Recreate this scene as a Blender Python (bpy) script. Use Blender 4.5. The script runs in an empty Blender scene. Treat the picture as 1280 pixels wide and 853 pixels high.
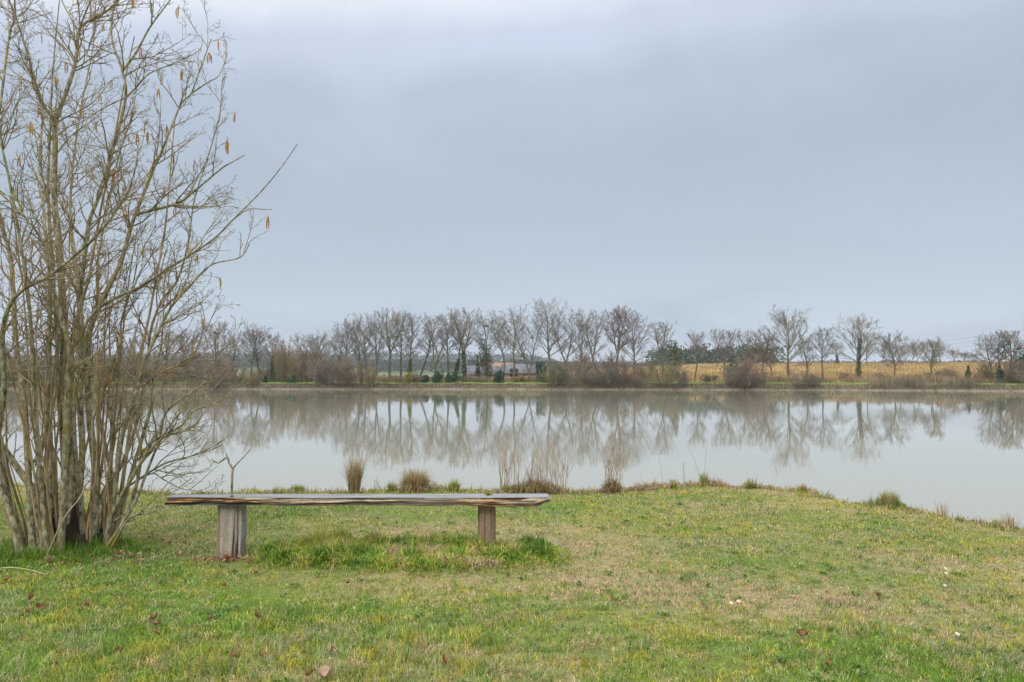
import bpy, math, random
import numpy as np
from mathutils import Vector

R = math.radians
scn = bpy.context.scene
col = scn.collection

# ------------------------------------------------------------------ camera
PITCH = math.atan(0.0435)
CAM_Z = 1.43
HAZE = .00032
cam = bpy.data.cameras.new('camera')
cam.sensor_width = 36.0
cam.lens = 28.125
cam.clip_start = 0.05
cam.clip_end = 6000
cam_o = bpy.data.objects.new('camera', cam)
cam_o.location = (0, 0, CAM_Z)
cam_o.rotation_euler = (R(90) + PITCH, 0, 0)
col.objects.link(cam_o)
scn.camera = cam_o

# ------------------------------------------------------------------ light
SUN_EL, SUN_ROT = R(48), R(205)
world = bpy.data.worlds.new('World')
scn.world = world
world.use_nodes = True
W = world.node_tree
W.nodes.clear()
wl = W.links.new


def wn(t, **k):
    n = W.nodes.new(t)
    for a, b in k.items():
        setattr(n, a, b)
    return n


sky = wn('ShaderNodeTexSky', sky_type='NISHITA', sun_disc=False, sun_elevation=SUN_EL, sun_rotation=SUN_ROT)
bg_sky = wn('ShaderNodeBackground')
bg_sky.inputs['Strength'].default_value = 0.08
wl(sky.outputs[0], bg_sky.inputs['Color'])
tc = wn('ShaderNodeTexCoord')
sep = wn('ShaderNodeSeparateXYZ')
wl(tc.outputs['Generated'], sep.inputs[0])


def wmath(op, a, b=None):
    n = wn('ShaderNodeMath', operation=op)
    for i, v in enumerate((a, b)):
        if v is None:
            continue
        if isinstance(v, (int, float)):
            n.inputs[i].default_value = v
        else:
            wl(v, n.inputs[i])
    return n.outputs[0]


zc = wmath('MAXIMUM', sep.outputs['Z'], 0.0)
den = wmath('ADD', zc, 0.22)
cmb = wn('ShaderNodeCombineXYZ')
wl(wmath('DIVIDE', sep.outputs['X'], den), cmb.inputs[0])
wl(wmath('DIVIDE', sep.outputs['Y'], den), cmb.inputs[1])
nz1 = wn('ShaderNodeTexNoise')
nz1.inputs['Scale'].default_value = 1.0
nz1.inputs['Detail'].default_value = 5
nz1.inputs['Roughness'].default_value = 0.55
nz1.inputs['Distortion'].default_value = 0.4
wl(cmb.outputs[0], nz1.inputs['Vector'])
# broad brightness of the overcast against elevation
ramp = wn('ShaderNodeValToRGB')
cr = ramp.color_ramp
cr.interpolation = 'EASE'
stops = [(0.0, (.505, .590, .690)), (0.045, (.480, .570, .680)), (0.095, (.540, .630, .735)), (0.17, (.490, .580, .680)),
         (0.26, (.475, .560, .665)), (0.345, (.510, .600, .725)), (0.41, (.640, .725, .870)), (0.47, (.88, .93, 1.02)),
         (0.62, (1.6, 1.63, 1.7)), (1.0, (2.9, 2.9, 2.95))]
cr.elements[0].position, cr.elements[1].position = 0.0, 1.0
cr.elements[0].color = (*stops[0][1], 1)
cr.elements[1].color = (*stops[-1][1], 1)
for p_, c_ in stops[1:-1]:
    e = cr.elements.new(p_)
    e.color = (*c_, 1)
# let cloud shapes push the brightness bands up and down a little
zz = wmath('ADD', zc, wmath('MULTIPLY', wmath('SUBTRACT', nz1.outputs['Fac'], 0.5), 0.20))
# the left of the view is a little lighter than the middle
xl = wmath('MULTIPLY', wmath('MAXIMUM', wmath('MULTIPLY', sep.outputs['X'], -1.0), 0.0), 0.20)
zz2 = wmath('ADD', zz, wmath('MULTIPLY', xl, wmath('MULTIPLY', zc, 2.0)))
wl(zz2, ramp.inputs['Fac'])
br = wmath('ADD', wmath('MULTIPLY', nz1.outputs['Fac'], 0.34), 0.83)
vm = wn('ShaderNodeVectorMath', operation='SCALE')
wl(ramp.outputs['Color'], vm.inputs[0])
wl(br, vm.inputs['Scale'])
bg_cl = wn('ShaderNodeBackground')
wl(vm.outputs[0], bg_cl.inputs['Color'])
bg_cl.inputs['Strength'].default_value = 1.0
mixw = wn('ShaderNodeMixShader')
mixw.inputs[0].default_value = 0.93
wl(bg_sky.outputs[0], mixw.inputs[1])
wl(bg_cl.outputs[0], mixw.inputs[2])
wo = wn('ShaderNodeOutputWorld')
wl(mixw.outputs[0], wo.inputs['Surface'])

sun = bpy.data.lights.new('sun', 'SUN')
sun.energy = 1.5
sun.angle = R(25)
sun.color = (1, .96, .9)
sun_o = bpy.data.objects.new('sun', sun)
# the lamp shines down its own -Z; aim it from the sun's direction
sd_ = Vector((math.sin(SUN_ROT) * math.cos(SUN_EL), math.cos(SUN_ROT) * math.cos(SUN_EL), math.sin(SUN_EL)))
sun_o.rotation_euler = sd_.to_track_quat('Z', 'Y').to_euler()
sun_o.location = (0, -5, 30)
col.objects.link(sun_o)

vs = scn.view_settings
vs.view_transform = 'Standard'
vs.look = 'None'
vs.exposure = 0.0
vs.gamma = 1.0
vs.use_curve_mapping = False
scn.cycles.max_bounces = 6
scn.cycles.transparent_max_bounces = 8
scn.cycles.volume_bounces = 0

# ------------------------------------------------------------------ helpers
cp, sp = math.cos(PITCH), math.sin(PITCH)


def at(x, y, Y):
    """the point at distance Y ahead that the photograph shows at pixel x, y"""
    dx, dz = (x - 640) / 1000.0, -(y - 426.5) / 1000.0
    dy = cp - dz * sp
    s = Y / dy
    return np.array((dx * s, Y, CAM_Z + (sp + dz * cp) * s))


def px_of(P):
    """back from world points to pixels (n,3)->(n,2)"""
    P = np.asarray(P, float)
    x, y, z = P[..., 0], P[..., 1], P[..., 2] - CAM_Z
    f = y * cp + z * sp
    u = -y * sp + z * cp
    return np.stack([640 + 1000 * x / f, 426.5 - 1000 * u / f], -1)


def tag(o, label=None, cat=None, group=None, kind=None):
    if label:
        o['label'] = label
    if cat:
        o['category'] = cat
    if group:
        o['group'] = group
    if kind:
        o['kind'] = kind
    return o


def empty(name, loc=(0, 0, 0), rz=0.0):
    o = bpy.data.objects.new(name, None)
    o.empty_display_size = 0.2
    o.location = tuple(float(v) for v in loc)
    o.rotation_euler = (0, 0, rz)
    col.objects.link(o)
    return o


def mesh(name, verts, quads=None, tris=None, mat=None, parent=None, colors=None, smooth=False, loc=None, mats=None, mi=None):
    me = bpy.data.meshes.new(name)
    verts = np.asarray(verts, np.float32).reshape(-1, 3)
    parts = []
    tot = []
    if quads is not None and len(quads):
        q = np.asarray(quads, np.int32).reshape(-1, 4)
        parts.append(q.ravel())
        tot.append(np.full(len(q), 4, np.int32))
    if tris is not None and len(tris):
        t = np.asarray(tris, np.int32).reshape(-1, 3)
        parts.append(t.ravel())
        tot.append(np.full(len(t), 3, np.int32))
    loops = np.concatenate(parts)
    tot = np.concatenate(tot)
    start = np.concatenate([[0], np.cumsum(tot)[:-1]]).astype(np.int32)
    me.vertices.add(len(verts))
    me.vertices.foreach_set('co', verts.ravel())
    me.loops.add(len(loops))
    me.loops.foreach_set('vertex_index', loops)
    me.polygons.add(len(tot))
    me.polygons.foreach_set('loop_start', start)
    if smooth:
        me.polygons.foreach_set('use_smooth', np.ones(len(tot), bool))
    if colors is not None:
        a = me.color_attributes.new('Col', 'FLOAT_COLOR', 'POINT')
        c = np.ones((len(verts), 4), np.float32)
        c[:, :3] = colors
        a.data.foreach_set('color', c.ravel())
    for m in (mats or ([mat] if mat else [])):
        me.materials.append(m)
    if mi is not None:
        me.polygons.foreach_set('material_index', np.asarray(mi, np.int32))
    me.update(calc_edges=True)
    me.validate()
    o = bpy.data.objects.new(name, me)
    if loc is not None:
        o.location = tuple(float(v) for v in loc)
    if parent is not None:
        o.parent = parent
    col.objects.link(o)
    return o


class Tubes:
    def __init__(s):
        s.g = {}

    def add(s, pts, rad):
        s.g.setdefault(len(pts), []).append((pts, rad))

    def n(s):
        return sum(len(v) for v in s.g.values())

    def arrays(s, sides=4, minr=0.0):
        V, Q, off = [], [], 0
        for K, L in s.g.items():
            P = np.array([p for p, r in L], float).reshape(-1, K, 3)
            Rr = np.maximum(np.array([r for p, r in L], float).reshape(-1, K), minr)
            M = len(P)
            T = np.empty_like(P)
            T[:, 1:-1] = P[:, 2:] - P[:, :-2]
            T[:, 0] = P[:, 1] - P[:, 0]
            T[:, -1] = P[:, -1] - P[:, -2]
            T /= np.linalg.norm(T, axis=2, keepdims=True) + 1e-9
            ref = np.zeros((M, 1, 3))
            main = np.abs(P[:, -1] - P[:, 0])
            ax = np.argmin(main, axis=1)
            ref[np.arange(M), 0, ax] = 1
            U = np.cross(T, np.broadcast_to(ref, T.shape))
            U /= np.linalg.norm(U, axis=2, keepdims=True) + 1e-9
            Wv = np.cross(T, U)
            a = np.arange(sides) * 2 * np.pi / sides
            ring = P[:, :, None] + Rr[:, :, None, None] * (U[:, :, None] * np.cos(a)[None, None, :, None] + Wv[:, :, None] * np.sin(a)[None, None, :, None])
            V.append(ring.reshape(-1, 3))
            idx = off + np.arange(M * K * sides).reshape(M, K, sides)
            nx = np.roll(idx, -1, axis=2)
            q = np.stack([idx[:, :-1], nx[:, :-1], nx[:, 1:], idx[:, 1:]], -1)
            Q.append(q.reshape(-1, 4))
            off += M * K * sides
        return np.concatenate(V), np.concatenate(Q)

    def build(s, name, mat, parent=None, sides=4, minr=0.0, loc=None):
        V, Q = s.arrays(sides, minr)
        return mesh(name, V, Q, mat=mat, parent=parent, smooth=True, loc=loc)


def catmull(P, n=5):
    P = np.asarray(P, float)
    Q = np.vstack([2 * P[0] - P[1], P, 2 * P[-1] - P[-2]])
    out = []
    for i in range(1, len(Q) - 2):
        for k in range(n):
            t = k / n
            out.append(0.5 * ((2 * Q[i]) + (-Q[i - 1] + Q[i + 1]) * t + (2 * Q[i - 1] - 5 * Q[i] + 4 * Q[i + 1] - Q[i + 2]) * t * t + (-Q[i - 1] + 3 * Q[i] - 3 * Q[i + 1] + Q[i + 2]) * t ** 3))
    out.append(P[-1])
    return np.array(out)


def blades(base, head, length, lean, width, colr, rng, bend=0.5, twist=0.8):
    """curved grass blades, five vertices each"""
    N = len(base)
    hd = np.stack([np.cos(head), np.sin(head), np.zeros(N)], -1)
    fa = head + np.pi / 2 + rng.uniform(-twist, twist, N)
    wd = np.stack([np.cos(fa), np.sin(fa), np.zeros(N)], -1) * (width / 2)[:, None]
    l1 = lean * (1 - bend)
    l2 = lean * (1 + bend)
    up = np.array((0, 0, 1.0))
    m = base + (hd * np.sin(l1)[:, None] + up * np.cos(l1)[:, None]) * (length * .5)[:, None]
    t = m + (hd * np.sin(l2)[:, None] + up * np.maximum(np.cos(l2), -.6)[:, None]) * (length * .5)[:, None]
    V = np.stack([base - wd, base + wd, m + wd * .8, m - wd * .8, t], 1).reshape(-1, 3)
    i = np.arange(N)[:, None] * 5
    Q = i + np.array([[0, 1, 2, 3]])
    T = i + np.array([[3, 2, 4]])
    C = np.repeat(colr, 5, axis=0)
    return V, Q, T, C


def leaf_quads(c, size, colr, rng, upbias=0.0):
    N = len(c)
    a = rng.normal(size=(N, 3))
    a /= np.linalg.norm(a, axis=1, keepdims=True)
    b = rng.normal(size=(N, 3))
    b = np.cross(a, b)
    b /= np.linalg.norm(b, axis=1, keepdims=True)
    s = (size if np.ndim(size) else np.full(N, size))[:, None]
    V = np.stack([c - a * s, c + b * s * .45, c + a * s, c - b * s * .45], 1).reshape(-1, 3)
    Q = np.arange(N * 4).reshape(N, 4)
    return V, Q, np.repeat(colr, 4, axis=0)


# cheap smooth value noise for numpy
_rs = np.random.RandomState(7)
_lat = _rs.rand(256, 256)


def vnoise(x, y):
    x = np.asarray(x, float)
    y = np.asarray(y, float)
    xi, yi = np.floor(x).astype(int), np.floor(y).astype(int)
    fx, fy = x - xi, y - yi
    fx = fx * fx * (3 - 2 * fx)
    fy = fy * fy * (3 - 2 * fy)
    g = lambda a, b: _lat[a & 255, b & 255]
    return (g(xi, yi) * (1 - fx) + g(xi + 1, yi) * fx) * (1 - fy) + (g(xi, yi + 1) * (1 - fx) + g(xi + 1, yi + 1) * fx) * fy


def fbm(x, y, o=4):
    s, a, t = 0, .5, 0
    for k in range(o):
        s = s + a * vnoise(x * 2 ** k + 17 * k, y * 2 ** k + 31 * k)
        t += a
        a *= .5
    return s / t


# ------------------------------------------------------------------ materials
def newmat(name):
    m = bpy.data.materials.new(name)
    m.use_nodes = True
    nt = m.node_tree
    b = nt.nodes['Principled BSDF']
    return m, nt, b


def mat_attr(name, rough=.7, transl=0.0, spec=.25, nscale=None, namp=.3):
    m, nt, b = newmat(name)
    a = nt.nodes.new('ShaderNodeAttribute')
    a.attribute_name = 'Col'
    out = a.outputs['Color']
    if nscale:
        tc = nt.nodes.new('ShaderNodeTexCoord')
        n = nt.nodes.new('ShaderNodeTexNoise')
        n.inputs['Scale'].default_value = nscale
        n.inputs['Detail'].default_value = 6
        n.inputs['Roughness'].default_value = .7
        nt.links.new(tc.outputs['Object'], n.inputs['Vector'])
        mr = nt.nodes.new('ShaderNodeMapRange')
        mr.inputs['From Min'].default_value = .3
        mr.inputs['From Max'].default_value = .7
        mr.inputs['To Min'].default_value = 1 - namp
        mr.inputs['To Max'].default_value = 1 + namp
        nt.links.new(n.outputs['Fac'], mr.inputs['Value'])
        v = nt.nodes.new('ShaderNodeVectorMath')
        v.operation = 'SCALE'
        nt.links.new(out, v.inputs[0])
        nt.links.new(mr.outputs[0], v.inputs['Scale'])
        out = v.outputs[0]
    nt.links.new(out, b.inputs['Base Color'])
    b.inputs['Roughness'].default_value = rough
    b.inputs['Specular IOR Level'].default_value = spec
    if transl:
        t = nt.nodes.new('ShaderNodeBsdfTranslucent')
        nt.links.new(out, t.inputs['Color'])
        mx = nt.nodes.new('ShaderNodeMixShader')
        mx.inputs[0].default_value = transl
        nt.links.new(b.outputs[0], mx.inputs[1])
        nt.links.new(t.outputs[0], mx.inputs[2])
        nt.links.new(mx.outputs[0], nt.nodes['Material Output'].inputs['Surface'])
    return m


def mat_bark(name, c1, c2, c3=None, scale=20, stretch=(1, 1, .25), moss=None, moss_amt=.55, bump=.4, rough=.85):
    """mottled bark: two tones, dark lenticels, optional moss and lichen"""
    m, nt, b = newmat(name)
    L = nt.links.new
    tc = nt.nodes.new('ShaderNodeTexCoord')
    mp = nt.nodes.new('ShaderNodeMapping')
    mp.inputs['Scale'].default_value = stretch
    L(tc.outputs['Object'], mp.inputs['Vector'])
    n = nt.nodes.new('ShaderNodeTexNoise')
    n.inputs['Scale'].default_value = scale
    n.inputs['Detail'].default_value = 8
    n.inputs['Roughness'].default_value = .65
    L(mp.outputs[0], n.inputs['Vector'])
    r = nt.nodes.new('ShaderNodeValToRGB')
    r.color_ramp.elements[0].position = .35
    r.color_ramp.elements[0].color = (*c1, 1)
    r.color_ramp.elements[1].position = .65
    r.color_ramp.elements[1].color = (*c2, 1)
    if c3:
        e = r.color_ramp.elements.new(.5)
        e.color = (*c3, 1)
    L(n.outputs['Fac'], r.inputs['Fac'])
    out = r.outputs['Color']
    if moss:
        n2 = nt.nodes.new('ShaderNodeTexNoise')
        n2.inputs['Scale'].default_value = 3.2
        n2.inputs['Detail'].default_value = 7
        n2.inputs['Roughness'].default_value = .7
        L(tc.outputs['Object'], n2.inputs['Vector'])
        mr = nt.nodes.new('ShaderNodeMapRange')
        mr.inputs['From Min'].default_value = moss_amt
        mr.inputs['From Max'].default_value = moss_amt + .08
        L(n2.outputs['Fac'], mr.inputs['Value'])
        mx = nt.nodes.new('ShaderNodeMix')
        mx.data_type = 'RGBA'
        L(mr.outputs[0], mx.inputs['Factor'])
        L(out, mx.inputs[6])
        mx.inputs[7].default_value = (*moss, 1)
        out = mx.outputs[2]
    L(out, b.inputs['Base Color'])
    b.inputs['Roughness'].default_value = rough
    b.inputs['Specular IOR Level'].default_value = .2
    if bump:
        bp = nt.nodes.new('ShaderNodeBump')
        bp.inputs['Strength'].default_value = bump
        bp.inputs['Distance'].default_value = .01
        L(n.outputs['Fac'], bp.inputs['Height'])
        L(bp.outputs[0], b.inputs['Normal'])
    return m


M_blade = mat_attr('grass_blade', rough=.65, transl=.25)
M_leaf = mat_attr('leaf', rough=.6, transl=.15)
M_ground = mat_attr('soil_and_turf', rough=.95, spec=.1, nscale=22, namp=.35)
M_hazel = mat_bark('hazel_bark', (.07, .06, .032), (.46, .41, .29), (.26, .225, .135), scale=40, stretch=(1, 1, .45), moss=(.24, .22, .04), moss_amt=.55, bump=.9)
M_hazel_brown = mat_bark('hazel_shoot_bark', (.19, .13, .065), (.46, .34, .19), (.32, .23, .125), scale=18, stretch=(1, 1, .3), moss=(.22, .21, .05), moss_amt=.62, bump=.3)
M_twig = mat_bark('hazel_twig_bark', (.17, .12, .065), (.36, .27, .155), scale=4, stretch=(1, 1, 1), moss=(.22, .19, .05), moss_amt=.6, bump=0)
M_stump = mat_bark('rotten_stump_wood', (.008, .006, .005), (.06, .038, .022), scale=14, bump=.9)
M_catkin = mat_bark('catkin', (.30, .14, .03), (.58, .34, .08), scale=60, stretch=(1, 1, 1), bump=.3)
M_far_bark = mat_bark('far_bark', (.10, .09, .055), (.20, .175, .12), scale=2.0, moss=(.12, .125, .05), moss_amt=.52, bump=0)
M_far_twig = mat_bark('far_twig', (.15, .125, .095), (.215, .18, .145), scale=.6, stretch=(1, 1, 1), bump=0)
M_far_twig_brown = mat_bark('far_twig_brown', (.15, .10, .07), (.215, .15, .11), scale=.6, stretch=(1, 1, 1), bump=0)
M_far_twig_olive = mat_bark('far_twig_olive', (.17, .145, .09), (.24, .205, .135), scale=.6, stretch=(1, 1, 1), bump=0)
M_far_twig_pale = mat_bark('far_twig_pale', (.19, .16, .13), (.26, .225, .19), scale=.6, stretch=(1, 1, 1), bump=0)
M_shrub_grey = mat_bark('shrub_grey', (.18, .15, .11), (.29, .24, .18), scale=.7, stretch=(1, 1, 1), bump=0)
M_shrub_red = mat_bark('shrub_red', (.21, .15, .105), (.32, .235, .165), scale=.7, stretch=(1, 1, 1), bump=0)
M_shrub_tan = mat_bark('shrub_tan', (.22, .16, .08), (.34, .26, .13), scale=.7, stretch=(1, 1, 1), bump=0)
M_shrub_olive = mat_bark('shrub_olive', (.16, .15, .075), (.26, .235, .13), scale=.7, stretch=(1, 1, 1), bump=0)
M_cane = mat_bark('dead_cane', (.30, .21, .15), (.50, .38, .27), scale=9, bump=0)
M_reed = mat_bark('dry_reed', (.34, .29, .16), (.48, .42, .27), scale=9, bump=0)

# ------------------------------------------------------------------ terrain
EDGE = np.array([(-40, 16), (-14, 12.2), (-7, 10.9), (-5.2, 10.3), (-4.4, 10.05), (-3, 10.0), (-1.5, 10.1), (0, 10.05), (.6, 10.1),
                 (1.6, 10.3), (2.1, 10.6), (2.6, 10.75), (3.1, 10.6), (3.4, 10.45), (3.75, 10.15), (3.84, 9.6), (3.93, 9.15), (4.16, 9.2),
                 (4.36, 9.0), (4.42, 8.65), (4.6, 8.2), (4.95, 7.6), (6, 6.3), (9, 3), (14, -3), (20, -14)])
EDGE[3:-5, 1] += .13
FAR = np.array([(-600, 150), (-200, 118), (-70, 112), (0, 108), (40, 103), (62, 95), (200, 82), (600, 60)])
WATER_Z = -0.40


def near_sd(x, y):
    """signed distance to the near shoreline, positive on the land"""
    x = np.asarray(x, float)
    y = np.asarray(y, float)
    d = np.full(np.broadcast(x, y).shape, 1e9)
    for (ax, ay), (bx, by) in zip(EDGE[:-1], EDGE[1:]):
        vx, vy = bx - ax, by - ay
        t = np.clip(((x - ax) * vx + (y - ay) * vy) / (vx * vx + vy * vy), 0, 1)
        d = np.minimum(d, np.hypot(x - ax - t * vx, y - ay - t * vy))
    s = np.where(y < np.interp(x, EDGE[:, 0], EDGE[:, 1]), 1, -1)
    return d * s + (fbm(x * 3.1, y * 3.1, 3) - .5) * .34


def far_s(x, y):
    return y - np.interp(x, FAR[:, 0], FAR[:, 1]) + (fbm(x * .12 + 50, y * 0 + 3, 4) - .5) * 3.0


def sstep(a, b, v):
    t = np.clip((v - a) / (b - a), 0, 1)
    return t * t * (3 - 2 * t)


def mound(x, y):
    """the long uncut strip under the bench"""
    u = (x + 0.78) / 1.28
    v = (y - 6.25 - 0.05 * np.sin(x * 3)) / 0.52
    r = np.abs(u) ** 2.6 + np.abs(v) ** 2.2
    return sstep(1.15, .55, r)


def zg(x, y):
    x = np.asarray(x, float)
    y = np.asarray(y, float)
    sd = near_sd(x, y)
    land = (fbm(x * .9, y * .9, 3) - .5) * .05 + (fbm(x * 4 + 9, y * 4, 2) - .5) * .02 + mound(x, y) * .075
    land = land - .02 * sstep(1.2, .3, sd)
    z1 = np.where(sd > .12, land, land * sstep(-.1, .12, sd) - .55 * sstep(.12, -.12, sd) - 1.2 * sstep(-.1, -3, sd))
    s = far_s(x, y)
    rt = sstep(-10, 70, x)
    crest = 250 + 30 * (fbm(x * .01 + 5, x * 0, 2) - .5)
    rise = np.clip(s - 14, 0, crest - 14 - 100) * (.010 + .0245 * rt)
    z2 = -.55 + .75 * sstep(-.3, 1.1, s) + .22 * sstep(1, 4, s) + .12 * sstep(4, 14, s) + rise
    z2 = z2 + (fbm(x * .8, y * .8, 3) - .5) * .18 * sstep(0, 1, s)
    back = np.clip((y - crest) / 600, 0, 1)
    ridge = (1 - rt) * 13 + rt * 5 + 6 * (fbm(x * .004 + 3, y * .002, 3) - .5)
    z2 = z2 - 3.0 * sstep(0, .25, back) * rt + ridge * sstep(.1, 1.0, back)
    return np.where(y < 50, z1, z2)


def lawn_mix(x, y):
    """how dry, how green, how yellow the turf is at each spot; n x 3 weights"""
    dry = fbm(x * .55 + 4, y * .8 + 2, 4)
    fine = fbm(x * 3.3, y * 4.4, 3)
    wornb = np.exp(-(((x - .3) / 2.4) ** 2 + ((y - 6.3) / 1.5) ** 2))
    wornf = np.exp(-(((x + .3) / 1.5) ** 2 + ((y - 5.45) / .42) ** 2))
    left = sstep(-.2, -2.6, x) * sstep(7.6, 6.0, y)
    near = sstep(5.4, 4.0, y)
    edge = sstep(1.6, .2, near_sd(x, y))
    d = .27 + 1.1 * (dry - .5) + .5 * (fine - .5) + .50 * wornb + .22 * wornf - .26 * left - .12 * near + .10 * sstep(1, 4, x) + .25 * edge
    m = mound(x, y)
    d = np.clip(d * (1 - .8 * m), 0, 1)
    ye = np.clip(.30 + 1.5 * (fbm(x * 1.1 + 40, y * 1.3, 3) - .5) + .22 * sstep(1, 4, x) + .2 * edge - .15 * left, 0, 1)
    return d, ye, m


C_GREEN = np.array((.11, .22, .022))
C_GREEN2 = np.array((.23, .345, .042))
C_YEL = np.array((.52, .45, .06))
C_STRAW = np.array((.52, .41, .25))
C_PALE = np.array((.46, .44, .26))
C_RED = np.array((.42, .22, .09))

ys = np.concatenate([np.arange(-8, 3, .5), np.arange(3, 13, .065), np.arange(13, 20, .5), np.arange(20, 90, 6), np.arange(90, 128, .5),
                     np.arange(128, 420, 5), np.arange(420, 1100, 20), np.geomspace(1100, 2400, 12)])
NU = 321
u = np.linspace(-1, 1, NU)
u = u * (.55 + .45 * np.abs(u))
GY = np.repeat(ys[:, None], NU, 1)
GX = u[None, :] * (10 + .95 * np.maximum(GY, 0)) * (1 + .2 * sstep(0, 10, GY))
GZ = zg(GX, GY)
d_, y_, m_ = lawn_mix(GX, GY)
soil = np.array((.16, .12, .07))
gc = (C_GREEN * .6)[None, None] * (1 - d_[..., None]) + np.array((.27, .20, .12)) * d_[..., None]
gc = gc * (1 - .3 * y_[..., None]) + .3 * y_[..., None] * np.array((.25, .24, .06))
sdn = near_sd(GX, GY)
mud = np.array((.14, .11, .07))
k = sstep(.15, 0, sdn)[..., None]
gc = gc * (1 - k) + mud * k
sf = far_s(GX, GY)
far_green = np.array((.15, .21, .045))
bankc = np.array((.12, .095, .06))
rt_ = sstep(-30, 30, GX)
straw_f = np.array((.34, .24, .10))
green_f = np.array((.17, .17, .09))
fn = fbm(GX * .25, GY * .05, 4)[..., None]
fieldc = straw_f * (.8 + .4 * fn)
left_f = (GX < -8) & (GX > -600)
midc = np.where(sstep(-22, -4, GX)[..., None] > .5, fieldc, green_f)
pm = np.array((.28, .25, .19))
km = .55 * sstep(.10, .0, sf)[..., None]
bankc = bankc * (1 - km) + pm * km
fc = bankc * (1 - sstep(1.0, 2.0, sf)[..., None]) + far_green * sstep(1.0, 2.0, sf)[..., None]
t = sstep(9, 13, sf)[..., None]
fc = fc * (1 - t) + midc * t
t = sstep(270, 330, GY)[..., None]
hillc = np.array((.11, .14, .08)) * (1 + .8 * (fbm(GX * .008, GY * .006, 3)[..., None] - .5))
fc = fc * (1 - t) + hillc * t
gcol = np.where(GY[..., None] < 50, gc, fc)
nr = len(ys)
idx = np.arange(nr * NU).reshape(nr, NU)
Q = np.stack([idx[:-1, :-1], idx[:-1, 1:], idx[1:, 1:], idx[1:, :-1]], -1).reshape(-1, 4)
ground = mesh('ground', np.stack([GX, GY, GZ], -1), Q, mat=M_ground, colors=gcol.reshape(-1, 3), smooth=True)
tag(ground, kind='structure')

# water
m, nt, b = newmat('lake_water')
L = nt.links.new
tcn = nt.nodes.new('ShaderNodeTexCoord')
b.inputs['Base Color'].default_value = (.27, .262, .20, 1)
b.inputs['Roughness'].default_value = .012
b.inputs['IOR'].default_value = 1.4
b.inputs['Specular IOR Level'].default_value = .95
mp1 = nt.nodes.new('ShaderNodeMapping')
mp1.inputs['Scale'].default_value = (.9, 2.4, 1)
L(tcn.outputs['Object'], mp1.inputs['Vector'])
n1 = nt.nodes.new('ShaderNodeTexNoise')
n1.inputs['Scale'].default_value = 1.3
n1.inputs['Detail'].default_value = 4
L(mp1.outputs[0], n1.inputs['Vector'])
n2 = nt.nodes.new('ShaderNodeTexNoise')
n2.inputs['Scale'].default_value = .06
n2.inputs['Detail'].default_value = 3
L(mp1.outputs[0], n2.inputs['Vector'])
mrw = nt.nodes.new('ShaderNodeMapRange')
mrw.inputs['From Min'].default_value = .42
mrw.inputs['From Max'].default_value = .62
mrw.inputs['To Min'].default_value = .35
mrw.inputs['To Max'].default_value = 1.0
L(n2.outputs['Fac'], mrw.inputs['Value'])
mlt = nt.nodes.new('ShaderNodeMath')
mlt.operation = 'MULTIPLY'
L(n1.outputs['Fac'], mlt.inputs[0])
L(mrw.outputs[0], mlt.inputs[1])
bp = nt.nodes.new('ShaderNodeBump')
bp.inputs['Strength'].default_value = 1.0
bp.inputs['Distance'].default_value = .0016
L(mlt.outputs[0], bp.inputs['Height'])
L(bp.outputs[0], b.inputs['Normal'])
M_water = m
water = mesh('water', [(-500, -30, WATER_Z), (500, -30, WATER_Z), (500, 170, WATER_Z), (-500, 170, WATER_Z)], [(0, 1, 2, 3)], mat=M_water)
tag(water, kind='structure')

# ------------------------------------------------------------------ bare trees on the far bank
def unit(v):
    n = math.sqrt(v[0] * v[0] + v[1] * v[1] + v[2] * v[2]) + 1e-9
    return (v[0] / n, v[1] / n, v[2] / n)


def turned(d, ang, rng):
    """d turned by ang about a random axis square to it"""
    while True:
        r = (rng.uniform(-1, 1), rng.uniform(-1, 1), rng.uniform(-1, 1))
        k = r[0] * d[0] + r[1] * d[1] + r[2] * d[2]
        p = (r[0] - k * d[0], r[1] - k * d[1], r[2] - k * d[2])
        if p[0] ** 2 + p[1] ** 2 + p[2] ** 2 > .05:
            break
    p = unit(p)
    c, s = math.cos(ang), math.sin(ang)
    return (d[0] * c + p[0] * s, d[1] * c + p[1] * s, d[2] * c + p[2] * s)


def shoot(p, d, L, r0, r1, K, rng, up=.1, wob=.12, bud=0.0):
    pts, rad = [p], [r0]
    st = L / (K - 1)
    for i in range(1, K):
        d = unit((d[0] + rng.gauss(0, wob), d[1] + rng.gauss(0, wob), d[2] + rng.gauss(0, wob * .7) + up))
        p = (p[0] + d[0] * st, p[1] + d[1] * st, p[2] + d[2] * st)
        pts.append(p)
        rad.append((r0 + (r1 - r0) * i / (K - 1)) * (1 + (bud if i % 2 else 0)))
    return pts, rad, d


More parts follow.
